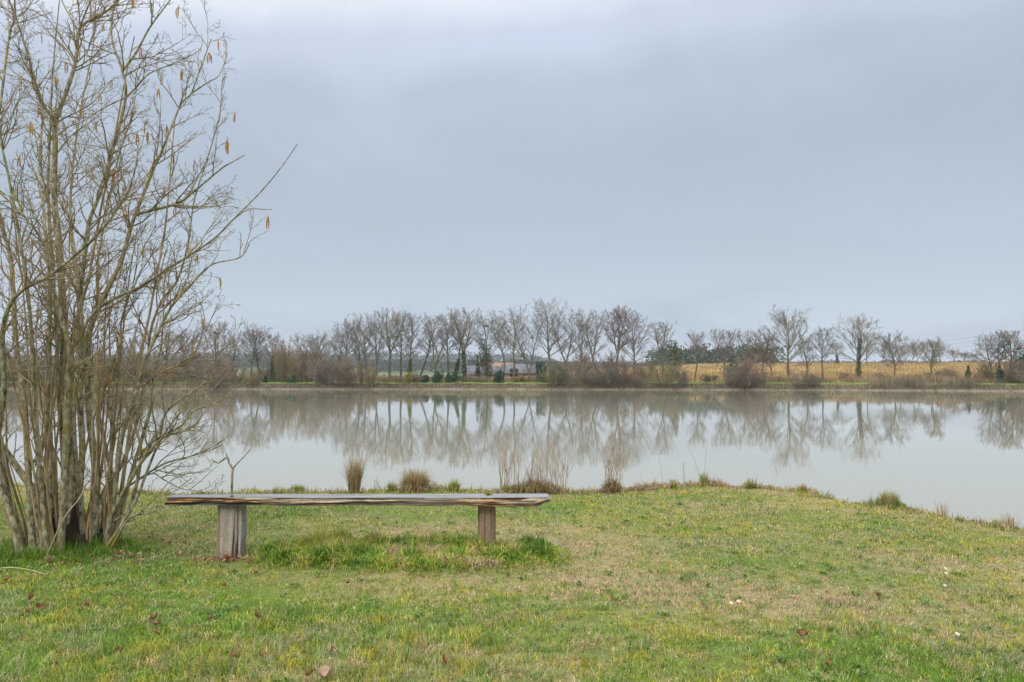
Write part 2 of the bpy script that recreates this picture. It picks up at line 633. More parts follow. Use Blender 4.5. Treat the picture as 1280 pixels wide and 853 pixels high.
def ramify(sets, lvl, pts, rad, rng, counts, ratio, angs, K, up, wob, rmin, L, tmin=.2, bud=0.0):
    """grow side shoots of level lvl from a shoot; sets[lvl] is the Tubes for that level"""
    if lvl >= len(counts):
        return
    n = counts[lvl]
    n = int(n) + (1 if rng.random() < n - int(n) else 0)
    kk = len(pts) - 1
    for i in range(n):
        t = tmin + (1 - tmin) * (i + rng.random()) / n
        t = min(t, .999)
        f = t * kk
        a = int(f)
        g = f - a
        p0, p1 = pts[a], pts[a + 1]
        p = tuple(p0[j] + (p1[j] - p0[j]) * g for j in range(3))
        d = unit(tuple(p1[j] - p0[j] for j in range(3)))
        r = rad[a] + (rad[a + 1] - rad[a]) * g
        cd = turned(d, rng.uniform(*angs), rng)
        cl = L * ratio * rng.uniform(.6, 1.15) * (1.15 - .55 * t)
        cr = max(r * .62, rmin)
        q, rr, _ = shoot(p, cd, cl, cr, rmin * .8, K, rng, up, wob, bud)
        sets[lvl].add(q, rr)
        ramify(sets, lvl + 1, q, rr, rng, counts, ratio, angs, K, up, wob, rmin, cl, tmin, bud)


def bare_tree(seed, H, wid, fork=.35, lean=0.0, leaders=1, dens=1.0, crook=.05, r0=None, flat=0.0):
    rng = random.Random(seed)
    trunk, crown = Tubes(), Tubes()
    r0 = r0 or (.018 * H + .03)
    heads = []
    base = (0, 0, -.15)
    if leaders == 1:
        pts, rad, _ = shoot(base, unit((lean, 0, 1)), H * .87, r0, .03, 10, rng, .05, crook)
        trunk.add(pts, rad)
        heads.append((pts, rad, fork))
    else:
        pts, rad, d = shoot(base, unit((lean, 0, 1)), H * fork, r0, r0 * .8, 5, rng, .05, crook)
        trunk.add(pts, rad)
        for k in range(leaders):
            az = k * 2 * math.pi / leaders + rng.uniform(-.3, .3)
            sp_ = wid * .32 / (H * (1 - fork)) * rng.uniform(.8, 1.2)
            dd = unit((math.cos(az) * sp_ + lean * .4, math.sin(az) * sp_, 1))
            hh = H * (1 - fork) * rng.uniform(.84, .97)
            q, rr, _ = shoot(pts[-1], dd, hh, r0 * .62, .03, 8, rng, .06, crook)
            trunk.add(q, rr)
            heads.append((q, rr, .12))
    nl = int(23 / max(1, leaders ** .6))
    sets = [crown, crown, crown]
    for pts, rad, f in heads:
        kk = len(pts) - 1
        for i in range(nl):
            t = f + (.98 - f) * (i + rng.random() * .8) / nl
            fl = t * kk
            a = min(int(fl), kk - 1)
            g = fl - a
            p = tuple(pts[a][j] + (pts[a + 1][j] - pts[a][j]) * g for j in range(3))
            d0 = unit(tuple(pts[a + 1][j] - pts[a][j] for j in range(3)))
            s = (t - f) / (1 - f)
            az = i * 2.4 + rng.uniform(-.4, .4)
            ang = R(60) - R(30) * s ** 1.3 + rng.uniform(-.12, .12)
            dd = unit((math.cos(az) * math.sin(ang) + lean * .2, math.sin(az) * math.sin(ang), math.cos(ang) + .1))
            env = wid * .5 / max(1, leaders) ** .35 * (math.sqrt(max(.05, 1 - ((s - .30) / .78) ** 2)) * 1.15)
            ll = env / max(.45, math.sin(ang)) * rng.uniform(.8, 1.08)
            ll = min(ll, (H * 1.02 - p[2]) / max(.25, math.cos(ang)))
            r = (rad[a] + (rad[a + 1] - rad[a]) * g) * .5
            q, rr, _ = shoot(p, dd, ll, max(r, .03), .016, 6, rng, .07, .09)
            trunk.add(q, rr) if ll > .25 * wid and s < .55 else crown.add(q, rr)
            ramify(sets, 0, q, rr, rng, (6.5 * dens, 5.0 * dens, 3.2 * dens), .50, (.35, .9), 4, .05, .12, .0105, ll)
    return trunk, crown


def ivy_on(pts_fn, n, r, h0, h1, rng, colr, size=.11):
    """leafy sleeve round a trunk"""
    z = rng.uniform(h0, h1, n)
    a = rng.uniform(0, 2 * np.pi, n)
    rr = r * (.55 + .6 * rng.rand(n)) * (1 - .45 * (z - h0) / (h1 - h0)) * (.8 + .5 * fbm(z * 1.3, a * 0, 2))
    c = pts_fn(z) + np.stack([np.cos(a) * rr, np.sin(a) * rr, z * 0], -1)
    cc = colr * rng.uniform(.6, 1.5, (n, 1)) * np.array([1, 1, 1])
    return leaf_quads(c, rng.uniform(.6, 1.3, n) * size, cc, rng)


def trunk_path(tubes):
    pts = None
    best = -1
    for K, Ls in tubes.g.items():
        for p, r in Ls:
            if r[0] > best:
                best = r[0]
                pts = np.array(p)
    return lambda z: np.stack([np.interp(z, pts[:, 2], pts[:, 0]), np.interp(z, pts[:, 2], pts[:, 1]), z], -1)


IVY = np.array((.045, .085, .022))
IVY_Y = np.array((.14, .17, .045))


def plant_tree(x, top, Y, wpx, label, seed, group='bare trees along the far bank', twig=None, ivy=None, name='bare_tree', **kw):
    X = (x - 640) / 1000 * Y
    z = float(zg(X, Y))
    H = at(x, top, Y)[2] - z
    if twig is None:
        twig = (M_far_twig, M_far_twig_olive, M_far_twig_pale)[seed % 3]
    kw.setdefault('lean', ((seed * 7) % 11 - 5) * .0045)
    kw.setdefault('crook', .04 + .012 * ((seed * 5) % 6))
    tr, cr_ = bare_tree(seed, H, wpx * 1.28 * Y / 1000, **kw)
    o = empty(name, (X, Y, z))
    tag(o, label, 'tree', group)
    tr.build('trunk', M_far_bark, o, 5)
    cr_.build('crown', twig or M_far_twig, o, 3)
    if ivy:
        h1, c = ivy
        rng = np.random.RandomState(seed)
        V, Qd, C = ivy_on(trunk_path(tr), int(900 * h1 + 400), .42, 0.0, H * h1, rng, c, .12)
        mesh('ivy', V, Qd, mat=M_leaf, parent=o, colors=C)
    return o


G1 = 'row of tall bare trees on the far bank'
G2 = 'scattered bare trees at the edge of the straw field'
G3 = 'small far trees on the crest of the straw field'
G4 = 'bare trees seen through the hazel stems'
TREES = [
    # x, top, Y, width px, group, label, kwargs
    (12, 432, 122, 34, G4, 'bare tree across the water at the left border, behind the leftmost hazel stems', dict(leaders=2, fork=.3)),
    (52, 438, 124, 30, G4, 'low bare tree across the water, second from the left border behind the hazel', dict()),
    (118, 436, 126, 34, G4, 'bare tree across the water just left of the dark conifer behind the hazel', dict(twig=M_far_twig_brown)),
    (168, 428, 124, 34, G4, 'bare tree across the water just right of the dark conifer behind the hazel', dict(leaders=3, fork=.25)),
    (206, 424, 122, 34, G4, 'bare tree across the water behind the outer right twigs of the hazel', dict()),
    (240, 420, 123, 36, G4, 'bare tree across the water, left neighbour of the one with the crow nest', dict(leaders=2, fork=.35)),
    (270, 409, 121, 38, G4, 'bare tree with a dark nest in its top, behind the tips of the hazel', dict(twig=M_far_twig_brown)),
    (290, 421, 124, 26, G4, 'thin bare tree between the nest tree on the left and the first clear pair', dict()),
    (313, 418, 120, 27, G1, 'leftmost slender bare tree standing clear of the hazel, its trunk thin and straight', dict(fork=.4)),
    (325, 413, 121, 30, G1, 'taller of the slender pair of bare trees just clear of the hazel', dict(fork=.4)),
    (341, 419, 119, 20, G1, 'narrow bare tree with a dark ivy trunk left of the tan willows', dict(ivy=(.55, IVY))),
    (387, 423, 128, 34, G1, 'bare tree rising behind the big reddish brown thicket', dict(leaders=2, fork=.3)),
    (405, 427, 131, 30, G1, 'low bare tree behind the right half of the reddish brown thicket', dict()),
    (420, 417, 128, 30, G1, 'bare tree at the left foot of the tall row, behind the grey thicket', dict()),
    (432, 405, 122, 30, G1, 'first tall bare tree at the left end of the tall row', dict(fork=.45)),
    (447, 411, 126, 26, G1, 'low-forked bare tree, second in the tall row from its left end', dict(leaders=2, fork=.25)),
    (457, 402, 122, 28, G1, 'tall bare tree with an upright crown above the ivy stump', dict(fork=.45)),
    (470, 402, 121, 28, G1, 'bare tree with a dark bent trunk behind the tan bush', dict(leaders=2, fork=.3, lean=.04)),
    (487, 393, 119, 40, G1, 'tall bare tree with a stout trunk and wide V-forked crown, left in the row', dict(leaders=3, fork=.42)),
    (501, 395, 122, 30, G1, 'tall slim bare tree just right of the V-forked one', dict(fork=.4)),
    (513, 399, 120, 26, G1, 'slim bare tree with a greenish trunk behind the yellow green bush', dict(fork=.4, ivy=(.35, IVY_Y))),
    (524, 397, 123, 24, G1, 'bare tree leaning right, between the yellow green bush and the dark evergreen bushes', dict(fork=.5, lean=.06)),
    (545, 394, 119, 36, G1, 'bare tree split in two crooked trunks low down, behind the left evergreen bushes', dict(leaders=2, fork=.18, crook=.12)),
    (560, 399, 121, 22, G1, 'thin bare tree left of its ivy-covered twin', dict(fork=.5)),
    (568, 397, 120, 20, G1, 'thin bare tree with ivy low on the trunk, just left of the broad ivy-clad tree', dict(fork=.5, ivy=(.35, IVY))),
    (580, 391, 118, 36, G1, 'broad bare tree with dark ivy up to the fork of its stout trunk', dict(leaders=3, fork=.42, ivy=(.46, IVY), r0=.27)),
    (610, 400, 124, 34, G1, 'thin bare tree with a dark nest in its top, left of the orange roof', dict(fork=.45)),
    (628, 393, 120, 26, G1, 'bare tree with a brush-like crown in front of the orange roof', dict(fork=.5)),
    (642, 391, 118, 32, G1, 'tall bare tree with a pale straight trunk at the right end of the orange roof', dict(fork=.45)),
    (662, 398, 119, 32, G1, 'bare tree forked near the ground in front of the grey roofs', dict(leaders=2, fork=.16)),
    (690, 381, 120, 40, G1, 'tallest bare tree of the row, its top above all the others', dict(fork=.38, r0=.27)),
    (707, 396, 119, 40, G1, 'bare tree with a trunk forking into two leaning limbs, right of the tallest', dict(leaders=2, fork=.3, lean=.05)),
    (728, 400, 125, 26, G1, 'faint thin bare tree above the reddish leaning bush', dict(fork=.4)),
    (748, 393, 121, 34, G1, 'tall bare tree left of the dense brown-crowned one', dict(leaders=2, fork=.35)),
    (772, 390, 119, 42, G1, 'tall bare tree with a dense dark brown round crown', dict(dens=1.22, twig=M_far_twig_brown, leaders=3, fork=.4)),
    (794, 398, 121, 32, G1, 'last tree of the tall row, with a brown crown sloping down to the right', dict(dens=1.15, twig=M_far_twig_brown)),
    (829, 406, 118, 28, G2, 'bare tree alone between the tall row and the ivy stump on its right', dict(leaders=2, fork=.4)),
    (868, 417, 119, 20, G2, 'small crooked bare tree with a bent trunk at the left end of the straw field', dict(crook=.16, fork=.55)),
    (905, 417, 120, 27, G2, 'bare tree with a V-shaped crown left of the dark shore thicket', dict(leaders=2, fork=.38)),
    (934, 417, 121, 26, G2, 'bare tree with a pale trunk behind the dark shore thicket', dict(leaders=2, fork=.3)),
    (953, 420, 122, 22, G2, 'brownish bare tree left of the wide rounded tree', dict(twig=M_far_twig_brown)),
    (965, 424, 125, 18, G2, 'thin crooked bare tree just left of the wide rounded tree', dict(crook=.12)),
    (986, 398, 118, 47, G2, 'wide rounded bare tree with a dark trunk, the largest over the straw field', dict(fork=.34, leaders=1, r0=.27, dens=1.15)),
    (1008, 421, 119, 18, G2, 'thin pale bare sapling just right of the wide rounded tree', dict()),
    (1028, 415, 119, 24, G2, 'bare tree leaning slightly right, midway to the ivy column tree', dict(lean=.05, fork=.45)),
    (1072, 403, 117, 38, G2, 'bare tree like a column of green ivy from the ground up', dict(ivy=(.72, np.array((.06, .10, .025))), fork=.35, lean=0.0, crook=.03)),
    (1117, 423, 117, 28, G2, 'round-headed bare tree with a short thick trunk in the straw field', dict(fork=.3, dens=1.15)),
    (1164, 429, 117, 25, G2, 'crooked bare tree with yellowish twigs low in the straw field', dict(crook=.14, leaders=2, fork=.3, twig=M_shrub_olive)),
    (1047, 431, 225, 15, G3, 'far tree dark with ivy on the field crest, left of the ivy column tree', dict(ivy=(.5, IVY), fork=.4)),
    (1083, 419, 215, 20, G3, 'tallest far tree on the field crest, close right of the ivy column tree', dict()),
    (1103, 431, 220, 20, G3, 'small far tree on the crest left of the round-headed tree', dict()),
    (1124, 436, 228, 15, G3, 'small far tree on the crest behind the round-headed tree', dict()),
    (1139, 434, 226, 17, G3, 'small far tree on the crest, first to the right of the round-headed tree', dict()),
    (1147, 430, 218, 22, G3, 'wide far tree on the crest between the round-headed and the crooked tree', dict(leaders=2, fork=.3)),
    (1175, 434, 222, 18, G3, 'far tree on the crest just right of the crooked tree', dict()),
    (1193, 440, 232, 14, G3, 'small round far tree alone on the crest, left of the last pair', dict()),
    (1206, 443, 240, 14, G3, 'tiny far tree on the crest, left one of the last pair', dict()),
    (1217, 444, 242, 13, G3, 'tiny far tree on the crest, right one of the last pair', dict()),
    (1240, 423, 108, 24, G2, 'leaning pale tree at the left edge of the clump at the right border', dict(lean=-.12, fork=.4)),
    (1249, 417, 107, 20, G2, 'upright pale tree in the middle of the clump at the right border', dict(leaders=2, fork=.4)),
    (1264, 418, 106, 24, G2, 'pale tree over the green conifer in the clump at the right border', dict(leaders=3, fork=.3)),
    (1290, 428, 108, 30, G2, 'bare tree cut by the right border of the photo', dict(leaders=2, fork=.3)),
]
nests = []
for i, (x, top, Y, w, g, lab, kw) in enumerate(TREES):
    o = plant_tree(x, top, Y, w, lab, 100 + i, g, **kw)
    if 'nest in its top' in lab:
        nests.append((x, top, Y))

# nests: balls of twigs caught in two of the crowns
for x, top, Y, px, py in [(nests[0][0], nests[0][1], nests[0][2], 270, 417), (nests[1][0], nests[1][1], nests[1][2], 607, 408)]:
    rng = random.Random(int(x))
    T = Tubes()
    for k in range(90):
        a, b_ = rng.uniform(0, 6.28), rng.uniform(-.16, .16)
        rr = rng.uniform(.08, .28)
        p = (math.cos(a) * rr, math.sin(a) * rr, b_)
        q, r_, _ = shoot(p, unit((-math.sin(a), math.cos(a), rng.uniform(-.4, .4))), .4, .012, .008, 4, rng, 0, .2)
        T.add(q, r_)
    o = T.build('nest', M_stump, None, 3, loc=at(px, py, Y))
    tag(o, 'dark twig nest in the treetop ' + ('behind the hazel tips' if px < 400 else 'above the left end of the grey roof'), 'nest')

# ------------------------------------------------------------------ bushes on the far bank
def twig_bush(seed, H, wid, stems=16, dens=1.0, r=.022):
    rng = random.Random(seed)
    T = Tubes()
    S = [T, T, T]
    for i in range(stems):
        az = rng.uniform(0, 6.283)
        k = rng.uniform(.05, 1) ** .6
        p = (math.cos(az) * wid * .16 * k, math.sin(az) * wid * .16 * k, -.1)
        dd = unit((math.cos(az) * wid * .5 * k / H, math.sin(az) * wid * .5 * k / H, 1))
        ll = H * rng.uniform(.7, 1.05) * math.sqrt(1 - .35 * k * k)
        q, rr, _ = shoot(p, dd, ll, r, .012, 6, rng, .02, .10)
        T.add(q, rr)
        ramify(S, 0, q, rr, rng, (7 * dens, 5 * dens, 2.6 * dens), .42, (.35, 1.0), 4, .07, .15, .0115, ll, .08)
    return T


_bush = {}


def bush_mesh(kind, matr):
    key = (kind, matr.name)
    if key not in _bush:
        T = twig_bush(500 + kind, 1.0 * 3, 3.0, stems=[22, 26, 19][kind], dens=[1.1, 1.2, 1.0][kind])
        V, Qd = T.arrays(3)
        me_o = mesh('bare_bush', V, Qd, mat=matr, smooth=True)
        _bush[key] = me_o
        return me_o
    c = _bush[key].copy()
    col.objects.link(c)
    return c


def put_bush(x, top, Y, wpx, matr, kind, label, group='bare bushes along the far shore', cat='bush'):
    o = bush_mesh(kind, matr)
    X = (x - 640) / 1000 * Y
    z = float(zg(X, Y))
    if Y <= 113 and x < 1020:
        Y = float(np.interp(X, FAR[:, 0], FAR[:, 1])) + 1.0
        X = (x - 640) / 1000 * Y
        z = float(zg(X, Y)) - .12
    H = at(x, top, Y)[2] - z
    w = wpx * 1.22 * Y / 1000
    H *= 1.06
    o.location = (X, Y, z)
    o.rotation_euler = (0, 0, x * 1.7 % 6.28)
    o.scale = (w / 3.0, w / 3.0, H / 3.0)
    tag(o, label, cat, group)
    return o


g_, r_, t_, ol_ = M_shrub_grey, M_shrub_red, M_shrub_tan, M_shrub_olive
BUSHES = [
    (-10, 455, 114, 40, g_, 0, 'grey bush on the far shore at the left border, behind the hazel stems'),
    (30, 450, 115, 44, ol_, 1, 'olive brown bush on the far shore behind the leftmost hazel stems'),
    (75, 456, 114, 40, g_, 2, 'grey bush on the far shore behind the thickest hazel stems'),
    (110, 450, 115, 42, r_, 0, 'reddish bush on the far shore left of the dark conifer behind the hazel'),
    (175, 447, 115, 44, g_, 1, 'grey bush on the far shore right of the dark conifer behind the hazel'),
    (212, 452, 114, 40, t_, 2, 'tan bush on the far shore behind the right side of the hazel'),
    (246, 444, 114, 44, g_, 0, 'tall grey bush on the far shore behind the outer hazel twigs'),
    (272, 446, 113, 36, r_, 1, 'reddish bush under the left nest tree'),
    (296, 452, 114, 30, g_, 2, 'grey bush between the nest tree and the slender pair of trees'),
    (318, 462, 112, 24, t_, 0, 'small tan bush at the water below the slender pair of trees'),
    (355, 424, 117, 22, t_, 1, 'tall tan willow bush, left one of the two beside the reddish thicket'),
    (370, 428, 116, 26, t_, 2, 'tall tan willow bush, right one of the two beside the reddish thicket'),
    (386, 431, 116, 40, r_, 0, 'big reddish brown thicket, the largest bush left of the tall row'),
    (402, 446, 112, 34, g_, 1, 'grey bush at the water in front of the reddish brown thicket'),
    (419, 442, 113, 38, g_, 2, 'big grey brown bush at the water, left of the tan bush'),
    (437, 450, 111, 32, r_, 1, 'dark brownish bush overhanging the water just left of the ivy stump'),
    (462, 456, 111, 22, t_, 0, 'yellowish tan bush at the water near the left of the tall row'),
    (483, 466, 115, 22, r_, 2, 'low red brown bush at the foot of the V-forked tree'),
    (500, 468, 115, 20, r_, 0, 'low red brown bush left of the yellow green bush'),
    (521, 466, 114, 18, r_, 1, 'low pinkish brown bush right of the yellow green bush'),
    (598, 468, 116, 30, r_, 2, 'low red brown bush below the left end of the grey roof'),
    (650, 469, 117, 24, t_, 0, 'low straw-coloured bush below the right end of the orange roof'),
    (694, 452, 112, 34, ol_, 1, 'olive grey bush at the water right of the dark holly'),
    (713, 446, 111, 40, g_, 2, 'wide grey bush at the water, left of the reddish leaning bush'),
    (731, 436, 114, 32, r_, 0, 'reddish leaning bush, tall, below the gap in the tall row'),
    (741, 462, 109.5, 34, g_, 1, 'low dark grey bush at the very edge of the water below the reddish leaning bush'),
    (764, 440, 112, 40, g_, 1, 'large grey bush below the dense brown-crowned tree'),
    (790, 446, 113, 28, r_, 2, 'red brown bush below the last tree of the tall row'),
    (808, 454, 116, 26, ol_, 0, 'olive bush right of the red brown one at the end of the tall row'),
    (832, 444, 111, 42, ol_, 2, 'wide olive grey thicket at the water, below the ivy stump beyond the tall row'),
    (853, 460, 113, 20, g_, 0, 'small grey bush at the right edge of the wide olive thicket'),
    (884, 468, 117, 20, ol_, 1, 'low olive bush left of the dark shore thicket'),
    (917, 452, 108, 36, g_, 0, 'dark grey thicket leaning over the water below the straw field'),
    (934, 446, 112, 38, r_, 1, 'brown bush right behind the dark shore thicket'),
    (951, 462, 115, 22, r_, 2, 'low brown bush left of the wide rounded tree'),
    (1003, 460, 112, 28, g_, 2, 'grey bush right of the trunk of the wide rounded tree'),
    (1014, 468, 107, 24, g_, 1, 'low dark grey bush at the water right of the wide rounded tree'),
    (1054, 464, 116, 16, r_, 0, 'small brown bush left of the foot of the ivy column tree'),
    (1096, 466, 116, 26, r_, 1, 'low brown bush between the ivy column tree and the round-headed tree'),
    (1143, 467, 114, 22, r_, 2, 'low brown bush right of the round-headed tree'),
    (1166, 463, 113, 20, ol_, 0, 'olive bush at the foot of the crooked tree'),
    (1186, 460, 112, 24, r_, 1, 'brown bush right of the crooked tree'),
    (1226, 462, 108, 26, t_, 2, 'tan bush at the left foot of the clump at the right border'),
    (1240, 448, 106, 28, ol_, 0, 'olive bush in the clump at the right border'),
    (1262, 446, 103, 32, r_, 1, 'brown bush in front of the green conifer in the clump at the right border'),
    (1283, 455, 100, 34, g_, 2, 'grey bush cut by the right border of the photo'),
]
for bsh in BUSHES:
    put_bush(*bsh)

# evergreen bushes and ivy stumps
def leafy(name, x, top, base, Y, wpx, colr, label, cat, seed, n=2200, cone=False, group=None, size=.13):
    rng = np.random.RandomState(seed)
    X = (x - 640) / 1000 * Y
    z = float(zg(X, Y))
    H = at(x, top, Y)[2] - z
    w = wpx * Y / 1000 / 2
    # uneven lobes
    nl = 9
    lob = rng.uniform(-1, 1, (nl, 3)) * np.array((.5, .5, .38)) + np.array((0, 0, .5))
    lr = rng.uniform(.34, .52, nl)
    if cone:
        lob[:, 2] = np.linspace(.12, .9, nl)
        lr = .50 * (1.08 - lob[:, 2])
        lob[:, :2] *= (1.1 - lob[:, 2:3]) * .5
    k = rng.randint(0, nl, n)
    v = rng.normal(size=(n, 3))
    v /= np.linalg.norm(v, axis=1, keepdims=True)
    rad = rng.uniform(.45, 1.05, n) ** .5
    c = lob[k] + v * (lr[k] * rad)[:, None]
    c[:, 0] *= w / .85
    c[:, 1] *= w / .85
    c[:, 2] = np.clip(c[:, 2], 0.02, 1.1) * H
    cc = colr * rng.uniform(.6, 1.5, (n, 1))
    V, Qd, C = leaf_quads(c, rng.uniform(.6, 1.3, n) * size, cc, rng)
    o = empty(name, (X, Y, z))
    tag(o, label, cat, group)
    T = Tubes()
    rg = random.Random(seed)
    for j in range(5):
        q, rr, _ = shoot((0, 0, -.1), unit((rg.uniform(-.4, .4), rg.uniform(-.4, .4), 1)), H * .7, .05, .02, 5, rg, .05, .1)
        T.add(q, rr)
    T.build('stems', M_far_bark, o, 4)
    mesh('foliage', V, Qd, mat=M_leaf, parent=o, colors=C)
    return o


DG = np.array((.028, .075, .028))
MG = np.array((.05, .11, .035))
GE = 'dark evergreen bushes on the far bank'
leafy('conifer', 142, 446, 480, 122, 26, DG, 'dark conifer across the water, seen between the hazel stems', 'conifer', 1, cone=True, n=2600)
leafy('evergreen_bush', 92, 462, 480, 118, 22, DG, 'dark evergreen bush left of the conifer behind the hazel', 'bush', 2, group=GE, n=1500)
leafy('evergreen_bush', 332, 471, 480, 115, 8, DG, 'small dark evergreen bush below the slender pair of trees', 'bush', 3, group=GE, n=500)
leafy('evergreen_bush', 364, 470, 480, 113, 12, MG, 'small green bush at the left foot of the reddish thicket', 'bush', 4, group=GE, n=600)
leafy('ivy_stump', 452, 455, 478, 113, 7, IVY_Y, 'short trunk wrapped in yellow green ivy beside the tan bush', 'stump', 5, n=700, cone=False)
leafy('gorse_bush', 510, 467, 478, 113, 10, np.array((.30, .27, .04)), 'yellow green bush flowering between red brown bushes', 'bush', 6, n=700)
leafy('evergreen_bush', 531, 469, 479, 114, 11, DG, 'first dark evergreen bush left of the two-trunk tree', 'bush', 7, group=GE, n=800)
leafy('evergreen_bush', 547, 466, 479, 113, 15, DG, 'round dark evergreen bush at the foot of the two-trunk tree', 'bush', 8, group=GE, n=1100)
leafy('evergreen_bush', 566, 467, 479, 114, 20, DG, 'wide dark evergreen bush at the foot of the broad ivy-clad tree', 'bush', 9, group=GE, n=1300)
leafy('ivy_tree', 608, 429, 478, 122, 19, np.array((.085, .11, .035)), 'short leafy tree of olive ivy left of the orange roof', 'tree', 10, n=1700)
leafy('ivy_stump', 598, 448, 478, 121, 6, DG, 'narrow trunk dark with ivy left of the olive ivy tree', 'stump', 11, n=500)
leafy('evergreen_bush', 624, 466, 479, 114, 14, DG, 'round dark evergreen bush below the orange roof', 'bush', 12, group=GE, n=1000)
leafy('holly', 677, 455, 479, 116, 14, DG, 'tall dark holly right of the grey roofs', 'bush', 13, n=1500)
leafy('ivy_tree', 843, 431, 478, 118, 15, np.array((.10, .115, .035)), 'stub of a tree thick with olive ivy beyond the tall row', 'tree', 14, n=1400)
leafy('evergreen_bush', 895, 471, 479, 116, 11, MG, 'small green bush below the V-crowned tree', 'bush', 15, group=GE, n=600)
leafy('evergreen_bush', 919, 446, 478, 121, 24, np.array((.06, .10, .035)), 'green bush standing behind the dark shore thicket', 'bush', 16, group=GE, n=1500)
leafy('conifer', 1210, 457, 478, 112, 13, MG, 'small leaning green conifer left of the clump at the right border', 'conifer', 17, cone=True, n=1000)
leafy('conifer', 1250, 457, 480, 102, 16, DG, 'dark green conifer in the middle of the clump at the right border', 'conifer', 18, cone=True, n=1400)
leafy('conifer', 1275, 440, 480, 104, 26, DG, 'larger dark conifer close to the right border', 'conifer', 19, n=2200)

# ------------------------------------------------------------------ distant woods, hills behind
def far_wood(name, x0, x1, Y, z0, z1, n, colr, seed, size):
    rng = np.random.RandomState(seed)
    X = rng.uniform(x0, x1, n)
    Yv = Y + rng.uniform(-.05, .05, n) * Y
    top = z1 * (.5 + .75 * fbm(X * 9.0 / (x1 - x0) * 6, Yv * .01, 4))
    g = zg(X, Yv)
    c = np.stack([X, Yv, g + rng.uniform(0, 1, n) ** .7 * top], -1)
    cc = colr * rng.uniform(.65, 1.4, (n, 1)) * (1 + .5 * (fbm(X * .05, X * 0, 3)[:, None] - .5))
    V, Qd, C = leaf_quads(c, rng.uniform(.6, 1.3, n) * size, cc, rng)
    return tag(mesh(name, V, Qd, mat=M_leaf, colors=C), kind='stuff')


far_wood('distant_wood', -420, -60, 520, 0, 6, 15000, np.array((.07, .085, .06)), 1, 1.1)
far_wood('distant_wood', -80, 150, 430, 0, 6.5, 12000, np.array((.08, .08, .06)), 2, .9)
far_wood('distant_wood', 52, 98, 300, 0, 8, 5200, np.array((.05, .075, .035)), 3, .7)
far_wood('distant_wood', 100, 420, 480, 0, 7, 14000, np.array((.075, .085, .065)), 4, 1.0)
far_wood('distant_wood', -900, 900, 1000, 0, 13, 26000, np.array((.06, .08, .06)), 5, 2.4)

# ------------------------------------------------------------------ farm buildings
def roof_mat(name, c1, c2, wscale):
    m, nt, b = newmat(name)
    L = nt.links.new
    tc = nt.nodes.new('ShaderNodeTexCoord')
    n = nt.nodes.new('ShaderNodeTexNoise')
    n.inputs['Scale'].default_value = .8
    n.inputs['Detail'].default_value = 6
    L(tc.outputs['Object'], n.inputs['Vector'])
    w = nt.nodes.new('ShaderNodeTexWave')
    w.inputs['Scale'].default_value = wscale
    w.inputs['Distortion'].default_value = .4
    L(tc.outputs['Object'], w.inputs['Vector'])
    r = nt.nodes.new('ShaderNodeValToRGB')
    r.color_ramp.elements[0].color = (*c1, 1)
    r.color_ramp.elements[0].position = .35
    r.color_ramp.elements[1].color = (*c2, 1)
    r.color_ramp.elements[1].position = .65
    L(n.outputs['Fac'], r.inputs['Fac'])
    mx = nt.nodes.new('ShaderNodeMix')
    mx.data_type = 'RGBA'
    mx.blend_type = 'MULTIPLY'
    mx.inputs['Factor'].default_value = .35
    L(r.outputs['Color'], mx.inputs[6])
    L(w.outputs['Color'], mx.inputs[7])
    L(mx.outputs[2], b.inputs['Base Color'])
    b.inputs['Roughness'].default_value = .8
    return m


M_sheet = roof_mat('grey_sheet_roof', (.07, .075, .085), (.16, .165, .18), 6)
M_tile = roof_mat('orange_tile_roof', (.26, .12, .08), (.38, .20, .13), 9)
M_stone = roof_mat('rubble_wall', (.20, .18, .15), (.34, .30, .25), 2)
M_dark = mat_bark('dark_opening', (.012, .012, .014), (.02, .02, .022), bump=0)
M_board = mat_bark('weathered_board', (.10, .08, .07), (.2, .17, .14), bump=0)


def box(x0, x1, y0, y1, z0, z1):
    V = [(x0, y0, z0), (x1, y0, z0), (x1, y1, z0), (x0, y1, z0), (x0, y0, z1), (x1, y0, z1), (x1, y1, z1), (x0, y1, z1)]
    F = [(0, 3, 2, 1), (4, 5, 6, 7), (0, 1, 5, 4), (1, 2, 6, 5), (2, 3, 7, 6), (3, 0, 4, 7)]
    return V, F


